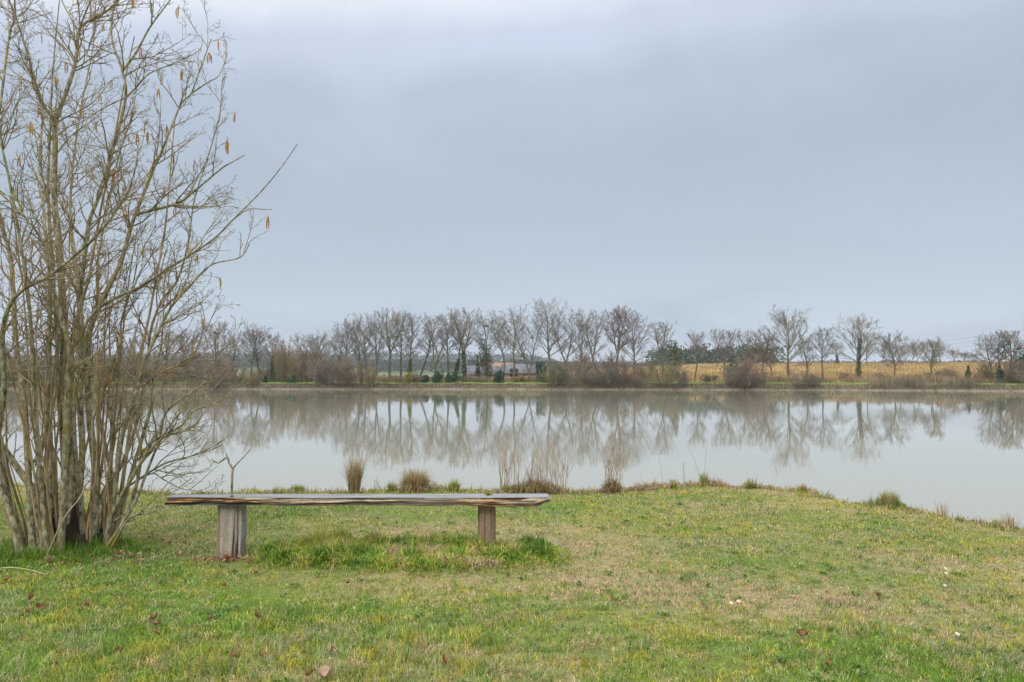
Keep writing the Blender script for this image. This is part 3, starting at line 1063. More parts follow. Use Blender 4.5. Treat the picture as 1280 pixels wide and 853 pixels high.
def barn(name, xa, xb, Y, eave, ridge, depth, mroof, label, openings, rz=0.0):
    cx = ((xa + xb) / 2 - 640) / 1000 * Y
    w = (xb - xa) / 1000 * Y / 2
    z = float(zg(cx, Y)) - .1
    ze, zr = at(0, eave, Y)[2] - z, at(0, ridge, Y + depth / 2)[2] - z
    o = empty(name, (cx, Y + depth / 2, z), rz)
    tag(o, label, 'building')
    d = depth / 2
    # walls with gables
    V = [(-w, -d, 0), (w, -d, 0), (w, d, 0), (-w, d, 0), (-w, -d, ze), (w, -d, ze), (w, d, ze), (-w, d, ze), (-w, 0, zr - .05), (w, 0, zr - .05)]
    mesh('wall', V, [(0, 1, 5, 4), (2, 3, 7, 6), (1, 2, 6, 5), (3, 0, 4, 7)], [(5, 6, 9), (7, 4, 8)], mat=M_stone, parent=o)
    ov, th = .35, .09
    sl = (zr - ze) / d
    V = []
    for x in (-w - ov, w + ov):
        V += [(x, -d - ov, ze - sl * ov), (x, 0, zr), (x, d + ov, ze - sl * ov), (x, -d - ov, ze - sl * ov + th), (x, 0, zr + th), (x, d + ov, ze - sl * ov + th)]
    F = [(3, 9, 10, 4), (4, 10, 11, 5), (0, 1, 7, 6), (1, 2, 8, 7), (0, 6, 9, 3), (2, 5, 11, 8), (0, 3, 4, 1), (1, 4, 5, 2), (6, 7, 10, 9), (7, 8, 11, 10)]
    mesh('roof', V, F, mat=mroof, parent=o)
    for nm, px0, px1, zt, mm in openings:
        a = (px0 - (xa + xb) / 2) / 1000 * Y
        b_ = (px1 - (xa + xb) / 2) / 1000 * Y
        z0 = 0 if nm == 'doorway' else zt - .7
        Vb, Fb = box(a, b_, -d - .03, -d + .05, z0, zt)
        mesh(nm, Vb, Fb, mat=mm, parent=o)
    return o


barn('farm_shed', 583, 622, 165, 467.5, 458, 9, M_sheet, 'long low farm shed with grey sheet roof left of the orange roof', [('doorway', 590, 597, 1.5, M_dark), ('doorway', 606, 612, 1.5, M_dark)], .12)
barn('farmhouse', 612, 641, 178, 465, 454, 8, M_tile, 'farmhouse with orange tiled roof behind the tall trees', [('doorway', 618, 621, 1.7, M_board), ('window', 626, 629, 1.9, M_dark)], -.04)
barn('farm_shed', 628, 668, 160, 466.5, 456, 10, M_sheet, 'wide farm shed with grey sheet roof right of the orange roof', [('doorway', 636, 646, 2.0, M_dark), ('doorway', 652, 658, 2.0, M_board)], .05)

# ------------------------------------------------------------------ overhead wires at the right
for k, (pa, pb, lab) in enumerate([((1420, 391, 170), (1010, 446, 520), 'upper overhead wire sagging across the sky at the right'),
                                   ((1420, 399, 171), (1020, 448, 520), 'middle overhead wire sagging across the sky at the right'),
                                   ((1420, 407, 170), (1030, 450, 520), 'lower overhead wire sagging across the sky at the right')]):
    A, B = at(*pa), at(*pb)
    P = [A + (B - A) * t - np.array((0, 0, 3.0)) * 4 * t * (1 - t) * .35 for t in np.linspace(0, 1, 24)]
    T = Tubes()
    T.add([tuple(p) for p in P], [.022] * 24)
    o = T.build('overhead_wire', M_board, None, 4)
    tag(o, lab, 'wire', 'overhead wires over the field')

# ------------------------------------------------------------------ vegetation masses on the far bank and field
rng = np.random.RandomState(11)


def strip(name, n, x0, x1, s0, s1, length, width, lean, cols, rng, dens=None):
    X = rng.uniform(x0, x1, n)
    S = s0 + (s1 - s0) * rng.rand(n)
    Y = np.interp(X, FAR[:, 0], FAR[:, 1]) - (fbm(X * .12 + 50, X * 0 + 3, 4) - .5) * 3.0 + S
    if dens is not None:
        kp = rng.rand(n) < dens(X, S)
        X, Y, S = X[kp], Y[kp], S[kp]
    n = len(X)
    Z = zg(X, Y)
    cols = np.array(cols)
    cc = cols[rng.randint(0, len(cols), n)] * rng.uniform(.7, 1.3, (n, 1)) * (1 + 1.7 * (fbm(X * .35, Y * .4, 3)[:, None] - .5))
    V, Qd, Td, C = blades(np.stack([X, Y, Z - .02], -1), rng.uniform(0, 6.28, n), rng.uniform(.5, 1.2, n) * length * (.6 + .8 * fbm(X * .3, S * 0, 3)), rng.uniform(0, lean, n), np.full(n, width) * rng.uniform(.6, 1.3, n), cc, rng)
    return tag(mesh(name, V, Qd, Td, mat=M_blade, colors=C), kind='stuff')


strip('bank_bramble', 30000, -95, 85, .22, 1.9, .34, .045, 1.45, [(.17, .105, .08), (.22, .16, .11), (.12, .095, .07), (.30, .24, .16), (.13, .15, .05), (.08, .06, .05)], rng)
strip('bank_reed', 1500, -95, 85, .5, 1.1, .30, .03, .6, [(.44, .36, .22), (.38, .30, .19), (.28, .24, .12)], rng)
strip('bank_scrub', 26000, -10, 85, .3, 2.6, 1.25, .04, 1.0, [(.22, .17, .12), (.27, .20, .14), (.19, .17, .10), (.24, .22, .11), (.15, .12, .09)], rng,
      dens=lambda X, S: sstep(.50, .62, fbm(X * .16 + 11, X * 0 + 2, 3)))
strip('bank_grass', 34000, -95, 85, 1.3, 8, .17, .045, .8, [(.19, .29, .05), (.24, .33, .07), (.33, .34, .12)], rng,
      dens=lambda X, S: sstep(.34, .50, fbm(X * .12 + 3, S * .1, 3)) + .15)
strip('hedge_brush', 60000, -115, 22, 9, 26, 3.0, .035, .45, [(.20, .155, .125), (.24, .185, .145), (.17, .14, .115), (.21, .18, .12)], rng,
      dens=lambda X, S: sstep(.30, .55, fbm(X * .09, X * 0 + 28, 3)) * sstep(-22, -30, X + 0 * S))
strip('undergrowth', 26000, -110, 12, 7, 17, .9, .035, .9, [(.22, .16, .11), (.26, .20, .13), (.18, .14, .10), (.17, .19, .07)], rng)
strip('hedge_bottom', 24000, 10, 85, 8.5, 12, 1.05, .035, .9, [(.24, .15, .10), (.28, .19, .12), (.32, .24, .13)], rng,
      dens=lambda X, S: sstep(.30, .62, fbm(X * .22, X * 0 + 8, 3)))
# straw field
strip('field_stubble', 60000, -24, 120, 13, 60, .55, .06, .6, [(.38, .27, .10), (.42, .31, .14), (.32, .22, .10), (.33, .24, .09)], rng)
strip('field_stubble', 36000, 0, 170, 60, 145, .6, .12, .6, [(.38, .27, .10), (.42, .30, .12), (.34, .24, .10)], rng)
# ------------------------------------------------------------------ the hazel
def gp(x, y):
    """ground point seen at pixel x, y on the lawn"""
    Y = CAM_Z / ((y - 470) / 1000.0)
    P = at(x, y, Y)
    for _ in range(20):          # nothing is planted over the edge of the bank
        if near_sd(P[0], P[1]) > .13:
            break
        P[:2] *= .993
    P[2] = float(zg(P[0], P[1]))
    return P


hz_base = gp(76, 684)
hazel = empty('hazel_bush', hz_base)
tag(hazel, 'large bare many-stemmed hazel with catkins at the left edge of the lawn', 'bush')
HB = hz_base


def stem3(pts, dd, tp=1.25):
    """trace given in pixels, first point on the ground; dd = how far it leans away from us"""
    P0 = gp(*pts[0])
    Y0 = P0[1]
    n = len(pts)
    out = [P0 - np.array((0, 0, .04))]
    hs = np.array([pts[0][1] - p[1] for p in pts], float)
    for i in range(1, n):
        t = hs[i] / 700.0
        out.append(at(pts[i][0], pts[i][1], Y0 + dd * max(t, 0) ** tp))
    return np.array(out)


STEMS = [
    # pixels from the ground up, base radius px, tip radius px, depth lean
    ([(92, 686), (88, 600), (83, 500), (80, 440), (78, 374), (73, 297), (68, 250), (69, 180), (70, 152), (87, 103), (95, 75), (98, 40), (108, 28), (141, 8), (150, -20), (162, -80)], 9.5, 1.6, .3),
    ([(106, 684), (100, 620), (103, 560), (100, 500), (103, 430), (100, 379), (103, 344), (108, 304), (112, 276), (127, 236), (143, 180), (157, 122), (153, 89), (140, 50), (141, 14), (150, -8), (150, -70)], 6.5, 1.4, -.3),
    ([(118, 682), (120, 600), (112, 520), (108, 440), (115, 405), (127, 377), (150, 330), (162, 290), (169, 269), (194, 206), (199, 197), (215, 157), (227, 129), (239, 117), (250, 87), (264, 49)], 7.5, 1.0, .6),
    ([(128, 682), (140, 640), (150, 560), (159, 524), (173, 482), (180, 454), (194, 423), (210, 390), (220, 377), (248, 346), (267, 330), (300, 322), (312, 305)], 5.5, .9, -.5),
    ([(132, 684), (137, 655), (152, 620), (177, 577), (190, 553), (202, 545), (226, 532), (242, 514), (265, 506), (286, 493), (306, 475)], 5.0, .8, -.9),
    ([(112, 680), (128, 620), (150, 585), (168, 540), (180, 486), (192, 470), (213, 460), (237, 448), (265, 444), (299, 423)], 5, .8, .9),
    ([(34, 688), (10, 620), (-3, 560), (5, 491), (4, 442), (5, 402), (23, 367), (63, 344), (103, 311), (131, 283), (152, 253), (162, 236), (172, 200)], 6, 1.0, -1.3),
    ([(75, 690), (80, 600), (84, 500), (87, 440), (77, 400), (70, 375), (61, 332), (54, 304), (35, 276), (0, 241), (-30, 215), (-60, 170)], 6.5, 1.0, -.5),
    ([(50, 690), (47, 640), (40, 612), (21, 584), (0, 553), (-25, 520), (-60, 450), (-90, 330), (-95, 200)], 9, 1.6, -.2),
    ([(42, 692), (36, 600), (30, 500), (20, 430), (16, 356), (12, 316), (0, 274), (-8, 200), (3, 112), (12, 42), (19, 23), (17, -10), (10, -60)], 6, 1.2, .5),
    ([(60, 692), (52, 620), (46, 540), (42, 470), (38, 400), (30, 330), (12, 227), (2, 180), (-4, 120), (-20, 40)], 5.5, 1.1, -.7),
    ([(28, 694), (12, 640), (-6, 600), (-30, 540), (-70, 450), (-110, 350), (-120, 250)], 7, 1.4, .4),
    ([(66, 680), (64, 600), (62, 520), (60, 440), (62, 360), (56, 280), (50, 200), (54, 130), (45, 108), (32, 60), (20, 21)], 6, 1.0, 1.4),
    ([(120, 676), (140, 610), (132, 560), (120, 500), (112, 430), (121, 378), (122, 330), (136, 250), (150, 190), (166, 140), (176, 90), (205, 60)], 5, .9, 1.7),
    ([(136, 680), (152, 640), (162, 600), (180, 540), (192, 490), (186, 430), (200, 380), (222, 350), (236, 300), (243, 250), (262, 190), (275, 140), (278, 101), (285, 96)], 4.5, .7, 1.0),
    ([(138, 684), (160, 640), (172, 600), (176, 560), (168, 520), (186, 478), (200, 440), (204, 400), (206, 350), (214, 310)], 4.2, .8, .2),
    ([(126, 686), (150, 660), (170, 625), (180, 600), (196, 560), (214, 530), (240, 500), (262, 478), (290, 455)], 4.0, .8, .7),
    ([(134, 686), (158, 652), (176, 640), (196, 620), (215, 600), (240, 590)], 2.6, .6, -.6),
    ([(110, 684), (125, 640), (135, 600), (140, 540), (138, 480), (150, 440), (152, 400), (165, 360), (175, 320), (196, 280)], 4.5, .8, 1.3),
    ([(86, 678), (95, 600), (92, 520), (98, 440), (97, 360), (88, 280), (92, 200), (104, 120), (116, 60), (120, 0), (126, -60)], 5.5, 1.1, 2.0),
]
# side boughs: (start on which stem is found by nearest point)
BOUGHS = [
    ([(169, 272), (185, 264), (217, 256), (232, 248), (255, 229), (278, 210), (290, 203), (306, 194)], 3.6, .9),
    ([(217, 256), (240, 258), (267, 258), (290, 253)], 1.8, .6),
    ([(127, 383), (150, 370), (180, 356), (231, 323), (267, 299), (290, 276), (325, 241), (351, 210), (372, 180)], 3.0, .7),
    ([(290, 276), (310, 262), (330, 262), (340, 262)], 1.1, .5),
    ([(157, 122), (170, 110), (187, 92), (220, 78), (250, 62), (252, 42)], 1.6, .5),
    ([(153, 89), (170, 66), (187, 35), (206, 9), (222, -12)], 2.2, .9),
    ([(98, 40), (88, 22), (77, 0), (70, -25)], 1.8, .8),
    ([(98, 40), (106, 18), (113, 0), (118, -25)], 1.8, .8),
    ([(239, 117), (260, 103), (274, 94), (285, 66)], 1.6, .5),
    ([(150, 195), (130, 185), (100, 180), (76, 182)], 1.2, .6),
    ([(157, 122), (130, 135), (103, 152), (73, 162)], 1.3, .6),
    ([(127, 236), (116, 225), (100, 205), (92, 195)], 1.4, .6),
    ([(202, 551), (206, 519), (225, 500), (244, 488), (262, 475), (275, 450)], 2.4, .6),
    ([(177, 577), (202, 548), (225, 540), (243, 532), (256, 515)], 3.2, .8),
    ([(243, 448), (252, 420), (256, 400), (248, 370)], 1.5, .5),
    ([(136, 621), (165, 605), (205, 580), (240, 570), (270, 556), (291, 542)], 2.4, .5),
    ([(165, 605), (190, 592), (205, 600), (230, 612), (243, 608), (272, 582)], 1.5, .4),
    ([(137, 655), (160, 640), (171, 630), (182, 646)], 1.8, .5),
    ([(128, 670), (150, 656), (172, 648), (180, 640)], 1.8, .5),
    ([(70, 152), (52, 128), (45, 108), (33, 62), (20, 21), (18, -5)], 3.0, 1.0),
    ([(35, 269), (22, 250), (12, 227), (2, 180), (-5, 150)], 2.0, .8),
    ([(62, 250), (68, 222), (58, 250), (40, 268)], 1.6, .6),
    ([(100, 440), (130, 425), (173, 408)], 1.8, .6),
    ([(162, 290), (150, 250), (148, 215), (158, 180)], 1.6, .5),
    ([(78, 297), (90, 285), (92, 260), (76, 235), (60, 200)], 1.6, .6),
]
rngp = random.Random(42)
stems_world = []
for pts, r0, r1, dd in STEMS:
    P = catmull(stem3(pts, dd), 5)
    n = len(P)
    t = np.linspace(0, 1, n)
    rad = (r1 + (r0 - r1) * (1 - t) ** 1.25) * .0043
    rad[0:3] *= np.array([1.25, 1.15, 1.06])
    stems_world.append((P, rad, True))
allP = np.concatenate([s[0] for s in stems_world])
for pts, r0, r1 in BOUGHS:
    uv = px_of(allP)
    j = np.argmin(np.hypot(uv[:, 0] - pts[0][0], uv[:, 1] - pts[0][1]))
    Y0 = allP[j][1]
    q = [allP[j]]
    dy = rngp.uniform(-.35, .35)
    for i, p in enumerate(pts[1:]):
        q.append(at(p[0], p[1], Y0 + dy * (i + 1) / len(pts)))
    P = catmull(np.array(q), 5)
    t = np.linspace(0, 1, len(P))
    rad = (r1 + (r0 - r1) * (1 - t) ** 1.2) * .0050
    stems_world.append((P, rad, False))
    allP = np.concatenate([allP, P])
n_traced = len(stems_world)
# many straight young shoots from the stool, and whole stems out to the left and behind
for i in range(42):
    a = rngp.uniform(0, 6.283)
    k = math.sqrt(rngp.random())
    bx, by = HB[0] + .02 + .38 * k * math.cos(a), HB[1] + .05 + .30 * k * math.sin(a)
    lean = k * rngp.uniform(.05, .30)
    big = i % 11 == 0
    L_ = rngp.uniform(3.4, 4.8) if big else rngp.uniform(1.2, 3.0)
    d = unit((math.cos(a) * lean, math.sin(a) * lean * 1.2, 1))
    if i % 7 == 3:
        d = unit((-abs(d[0]) - .3, d[1], 1))
    if bx > HB[0] + .15 and d[0] > .12:
        d = unit((.12, d[1], 1))
    q, rr, _ = shoot((bx, by, float(zg(bx, by)) - .04), d, L_, rngp.uniform(.017, .025) if big else rngp.uniform(.006, .013), .004, 16, rngp, .015, .045)
    stems_world.append((np.array(q), np.array(rr), True))
def grow_twigs(P, rad, isroot, young):
    # twigs
    seg = np.linalg.norm(np.diff(P, axis=0), axis=1)
    Ltot = seg.sum()
    tw = Tubes()
    firsts = 0
    S = [tw, tw, tw]
    h = P[:, 2]
    n0 = Ltot * (1.6 if young else 7.5)
    kk = len(P) - 1
    cnt = int(n0)
    for j in range(cnt):
        t = rngp.uniform(.12 if not isroot else .16, .995)
        f = t * kk
        a = int(f)
        p = P[a] + (P[a + 1] - P[a]) * (f - a)
        if p[2] < .5 and rngp.random() < .6:
            continue
        if P[:, 0].size and p[2] < 1.3 and isroot and rngp.random() < .35:
            continue
        d0 = unit(P[a + 1] - P[a])
        cd = turned(d0, rngp.uniform(.4, 1.05), rngp)
        out = (p[0] - HB[0] + .3, p[1] - HB[1])
        cd = unit((cd[0] + .18 * out[0], cd[1] + .12 * out[1], cd[2] + .1))
        ll = rngp.uniform(.22, .85) * (1.0 - .35 * t) * (.65 if young else 1.0)
        r = min(rad[a] * .5, .0062) + .0006
        q, rr, _ = shoot(tuple(p - HB), cd, ll, r, .0016, 8, rngp, .035, .14, .25)
        tip = px_of(np.array(q[-1]) + HB)
        if tip[0] > np.interp(tip[1], [-60, 0, 50, 100, 150, 300, 400, 640], [215, 228, 262, 282, 300, 308, 300, 290]) - 6 and (tip[0] > px_of(p)[0] + 16 or tip[0] > 330):      # keep the outline the photograph has on the right
            continue
        tw.add(q, rr)
        firsts += 1
        ramify(S, 0, q, rr, rngp, (6.0 * ll / .55, 3.0, .8), .46, (.4, .95), 6, .03, .15, .0013, ll, .15, .45)
    return tw, firsts


twig_nodes = []
roots = []
for i, (P, rad, isroot) in enumerate(stems_world):
    T = Tubes()
    T.add([tuple(p) for p in P - HB], list(rad))
    young = i >= n_traced
    tw, firsts = grow_twigs(P, rad, isroot, young)
    small = young or not isroot or firsts <= 6
    if small:
        for K, Ls in tw.g.items():
            for p_, r_ in Ls:
                T.add(p_, r_)
    if isroot:
        so = T.build('stem', M_hazel_brown if young and rad[0] < .02 else M_hazel, hazel, 10)
        roots.append((so, P))
        par = so
    else:
        uvd = [np.min(np.linalg.norm(rp[1] - P[0], axis=1)) for rp in roots]
        par = roots[int(np.argmin(uvd))][0]
        T.build('bough', M_hazel, par, 8)
    if tw.n():
        if not small:
            tw.build('twigs', M_twig, par, 4)
        for K, Ls in tw.g.items():
            for p_, r_ in Ls:
                twig_nodes.append(np.array(p_[len(p_) // 2:]))
twig_nodes = np.concatenate(twig_nodes)
print('twig nodes', len(twig_nodes))

# stool: the black rotten heart between the stems
def lumpy(name, cx, cy, rx, ry, h, matr, parent, seed, top_rag=.25, nr_=40, nz=18, flare=.3, org=HB):
    rs = np.random.RandomState(seed)
    a = np.arange(nr_) * 2 * np.pi / nr_
    V = []
    hh = h * (1 - top_rag * (fbm(np.cos(a) * 2 + seed, np.sin(a) * 2, 3)) * 1.4)
    for j in range(nz):
        t = j / (nz - 1)
        r = 1 + flare * (1 - t) ** 2
        nse = 1 + .35 * (fbm(np.cos(a) * 3 + seed, np.sin(a) * 3 + t * .7, 4) - .5)
        V.append(np.stack([cx + np.cos(a) * rx * r * nse, cy + np.sin(a) * ry * r * nse, -.05 + t * hh], -1))
    V.append(np.stack([cx + np.cos(a) * rx * .5, cy + np.sin(a) * ry * .5, hh * .7], -1))
    V = np.concatenate(V)
    nn = nz + 1
    idx = np.arange(nn * nr_).reshape(nn, nr_)
    nx = np.roll(idx, -1, 1)
    Qd = np.stack([idx[:-1], nx[:-1], nx[1:], idx[1:]], -1).reshape(-1, 4)
    c = len(V)
    V = np.vstack([V, [cx, cy, h * .4]])
    Td = np.stack([idx[-1], nx[-1], np.full(nr_, c)], -1)
    return mesh(name, V, Qd, Td, mat=matr, parent=parent, smooth=True)


lumpy('stool', .03, -.02, .14, .12, .60, M_stump, hazel, 3, top_rag=.75)
lumpy('stool', .20, .02, .12, .12, .40, M_stump, hazel, 5, top_rag=.8)
lumpy('stool', -.20, .04, .12, .12, .34, M_stump, hazel, 8, top_rag=.8)

# catkins
def catkin_mesh(seed, n):
    rs = np.random.RandomState(seed)
    V, Qd, off = [], [], 0
    for k in range(n):
        L_ = rs.uniform(.065, .115)
        x0, y0 = (rs.uniform(-.012, .012, 2) if n > 1 else (0, 0))
        m_ = 9
        a = np.arange(6) * np.pi / 3
        for j in range(m_):
            t = j / (m_ - 1)
            r = .0045 * math.sin(math.pi * min(.96, .12 + .86 * t)) ** .5 * (1 + (.18 if j % 2 else -.12)) if 0 < j < m_ - 1 else .0012
            bx = x0 * min(1, t * 3) + .006 * math.sin(t * 2 + k)
            V.append(np.stack([bx + r * np.cos(a), y0 * min(1, t * 3) + r * np.sin(a), np.full(6, -t * L_)], -1))
        idx = off + np.arange(m_ * 6).reshape(m_, 6)
        nx = np.roll(idx, -1, 1)
        Qd.append(np.stack([idx[:-1], nx[:-1], nx[1:], idx[1:]], -1).reshape(-1, 4))
        off += m_ * 6
    return np.concatenate(V), np.concatenate(Qd)


cat_protos = []
for k in range(4):
    V, Qd = catkin_mesh(k, [1, 2, 3, 2][k])
    me_o = mesh('catkin', V, Qd, mat=M_catkin, parent=hazel, smooth=True)
    cat_protos.append(me_o)
CATPX = [(252, 72), (261, 56), (265, 48), (258, 62), (201, 92), (197, 110), (226, 88), (218, 14), (300, 146), (303, 144), (306, 190), (339, 262), (336, 266),
         (248, 318), (256, 400), (239, 430), (161, 168), (172, 165), (185, 165), (83, 76), (51, 46), (187, 2), (166, -6), (41, 152), (120, 150), (123, 117), (100, 130),
         (113, 92), (57, 265), (25, 195), (142, 210), (218, 262), (236, 303), (62, 165), (49, 135), (211, 155), (244, 200), (284, 175), (219, 190), (275, 343),
         (58, 410), (20, 330), (90, 480), (135, 470), (41, 300), (290, 190), (70, 95), (30, 95), (8, 60), (115, 215), (205, 230), (84, 505), (100, 60), (130, 30),
         (174, 60), (140, 100), (155, 260), (180, 310), (200, 340)]
nodes_px = px_of(twig_nodes + HB)
used = 0
for i, (cx, cy) in enumerate(CATPX):
    j = int(np.argmin(np.hypot(nodes_px[:, 0] - cx, nodes_px[:, 1] - cy)))
    o = cat_protos[i % 4] if i < 4 else cat_protos[i % 4].copy()
    if i >= 4:
        col.objects.link(o)
        o.parent = hazel
    o.location = tuple(float(v) for v in twig_nodes[j])
    o.rotation_euler = (0, 0, i * 1.3)
    o.scale = (1.25, 1.25, 1.2)

# ------------------------------------------------------------------ the bench
def wood_attr(name, bump=.5, rough=.8):
    m = mat_attr(name, rough=rough, spec=.2, nscale=60, namp=.3)
    nt = m.node_tree
    b = nt.nodes['Principled BSDF']
    tc = nt.nodes.new('ShaderNodeTexCoord')
    mp = nt.nodes.new('ShaderNodeMapping')
    mp.inputs['Scale'].default_value = (4, 60, 60) if 'plank' in name else (60, 60, 5)
    nt.links.new(tc.outputs['Object'], mp.inputs[0])
    n = nt.nodes.new('ShaderNodeTexNoise')
    n.inputs['Scale'].default_value = 1.0
    n.inputs['Detail'].default_value = 8
    nt.links.new(mp.outputs[0], n.inputs['Vector'])
    bp = nt.nodes.new('ShaderNodeBump')
    bp.inputs['Strength'].default_value = bump
    bp.inputs['Distance'].default_value = .006
    nt.links.new(n.outputs['Fac'], bp.inputs['Height'])
    nt.links.new(bp.outputs[0], b.inputs['Normal'])
    return m


M_plank = wood_attr('weathered_plank', .6)
M_post = wood_attr('weathered_post', .6)
BX0, BX1, BYF, BYB, BZ0, BZ1 = -2.72, .305, 6.27, 6.47, .416, .485
bench = empty('wooden_bench', ((BX0 + BX1) / 2, 6.42, 0))
tag(bench, 'rustic bench of one weathered rotting plank on two short log posts in the grass', 'bench')
bo = np.array(bench.location)


def plank():
    nx_ = 520
    # cross-section: counter-clockwise from lower front, (v = depth 0 front..1 back, w = height 0..1)
    fr = [(0, t) for t in np.linspace(.06, .94, 15)]
    tp_ = [(t, 1) for t in np.linspace(.012, .988, 16)]
    bk = [(1, t) for t in np.linspace(.94, .06, 4)]
    bt = [(t, 0) for t in np.linspace(.988, .012, 8)]
    prof = np.array(fr + tp_ + bk + bt)
    m_ = len(prof)
    xs = np.linspace(BX0, BX1, nx_)
    X = np.repeat(xs[:, None], m_, 1)
    v, w = prof[None, :, 0] + 0 * X, prof[None, :, 1] + 0 * X
    s = X - BX0
    e = BX1 - X
    front = (prof[:, 0] == 0)[None, :] & (X > -99)
    top = (prof[:, 1] == 1)[None, :] & (X > -99)
    # eroded front: deeper rot in the lower half and near the left end
    rot = sstep(1.5, .2, s) * .6 + .25 + .5 * np.exp(-((X + .15) / .28) ** 2)
    groove = fbm(X * 3.4 + 5, w * 5, 4)
    dep = (.008 + .022 * rot) * sstep(.45, .70, groove) + .006 * fbm(X * 9, w * 20, 2)
    Yv = BYF + (BYB - BYF) * v + np.where(front, dep, 0) + .006 * (fbm(X * 1.5, v * 0 + 2, 3) - .5)
    # chamfered upper front arris that wanders
    Yv += np.where(front, .004 * sstep(.8, .97, w) * (.3 + 1.2 * fbm(X * 2.2 + 9, X * 0, 3)), 0)
    z0 = BZ0 + .020 * (fbm(X * 1.7 + 3, X * 0 + 1, 4) - .5) * 2 + .006 * sstep(.5, 0, s)
    z1 = BZ1 + .003 * np.sin(X * 1.1) + .004 * (fbm(X * 2 + 30, v * 3, 3) - .5)
    Z = z0 + (z1 - z0) * w
    # lengthwise checks in the top
    Z -= np.where(top, .006 * sstep(.56, .66, fbm(X * .7 + 60, v * 9, 3)), 0)
    # notch in the back edge and a broken lower right corner
    notch = np.exp(-((X + .185) / .03) ** 4)
    Yv -= notch * sstep(.6, 1, v) * .05
    Z -= notch * sstep(.5, 1, v) * np.where(top, .02, 0)
    Z += sstep(.13, 0, e) * .035 * (1 - w) * (1 - .3 * v)
    # splintered ends: rows at different lengths
    X = X + (sstep(.25, 0, s) * .07 * (fbm(w * 5 + 2, v * 6, 2) - .2)) - sstep(.12, 0, e) * .04 * (fbm(w * 6, v * 7 + 4, 2) - .2)
    V = np.stack([X, Yv, Z], -1) - bo
    # colour of the wood itself
    g1 = fbm(X * 2.4 + 7, w * 8 + v * 14, 5)
    g2 = fbm(X * 5, w * 26 + v * 60, 3)
    grey = np.array((.235, .245, .26))
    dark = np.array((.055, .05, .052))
    pale = np.array((.60, .52, .40))
    orange = np.array((.50, .27, .105))
    brown = np.array((.20, .12, .065))
    c_top = grey * (.65 + .6 * g2[..., None])
    tt = sstep(.58, .68, g1)[..., None]
    c_top = c_top * (1 - tt) + np.array((.16, .14, .12)) * tt
    c = np.where(w[..., None] > .55, pale, dark + .04) * (.7 + .6 * g2[..., None])
    k = sstep(.35, .5, w + .6 * (g1 - .5))[..., None]
    c = (dark * (.7 + .8 * g2[..., None])) * (1 - k) + pale * (.6 + .6 * g2[..., None]) * k
    warm = np.clip(rot * 1.6 - .25, 0, 1) * sstep(.36, .56, fbm(X * 2.1, w * 6 + 20, 4))
    c = c * (1 - warm[..., None]) + (orange * (.5 + .9 * g2[..., None])) * warm[..., None]
    kb = sstep(.56, .64, fbm(X * 4.5 + 80, w * 5, 3))[..., None] * .9
    c = c * (1 - kb) + brown * .6 * kb
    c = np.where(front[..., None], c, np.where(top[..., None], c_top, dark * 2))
    idx = np.arange(nx_ * m_).reshape(nx_, m_)
    nn = np.roll(idx, -1, 1)
    Qd = np.stack([idx[:-1], idx[1:], nn[1:], nn[:-1]], -1).reshape(-1, 4)
    V = V.reshape(-1, 3)
    C = c.reshape(-1, 3)
    n = len(V)
    cL, cR = V[:m_].mean(0), V[-m_:].mean(0)
    V = np.vstack([V, cL + (.035, 0, 0), cR - (.03, 0, 0)])
    C = np.vstack([C, brown * .6, orange * .6])
    Td = np.concatenate([np.stack([idx[0], nn[0], np.full(m_, n)], -1), np.stack([nn[-1], idx[-1], np.full(m_, n + 1)], -1)])
    return mesh('plank', V, Qd, Td, mat=M_plank, parent=bench, colors=C, smooth=False)


plank()


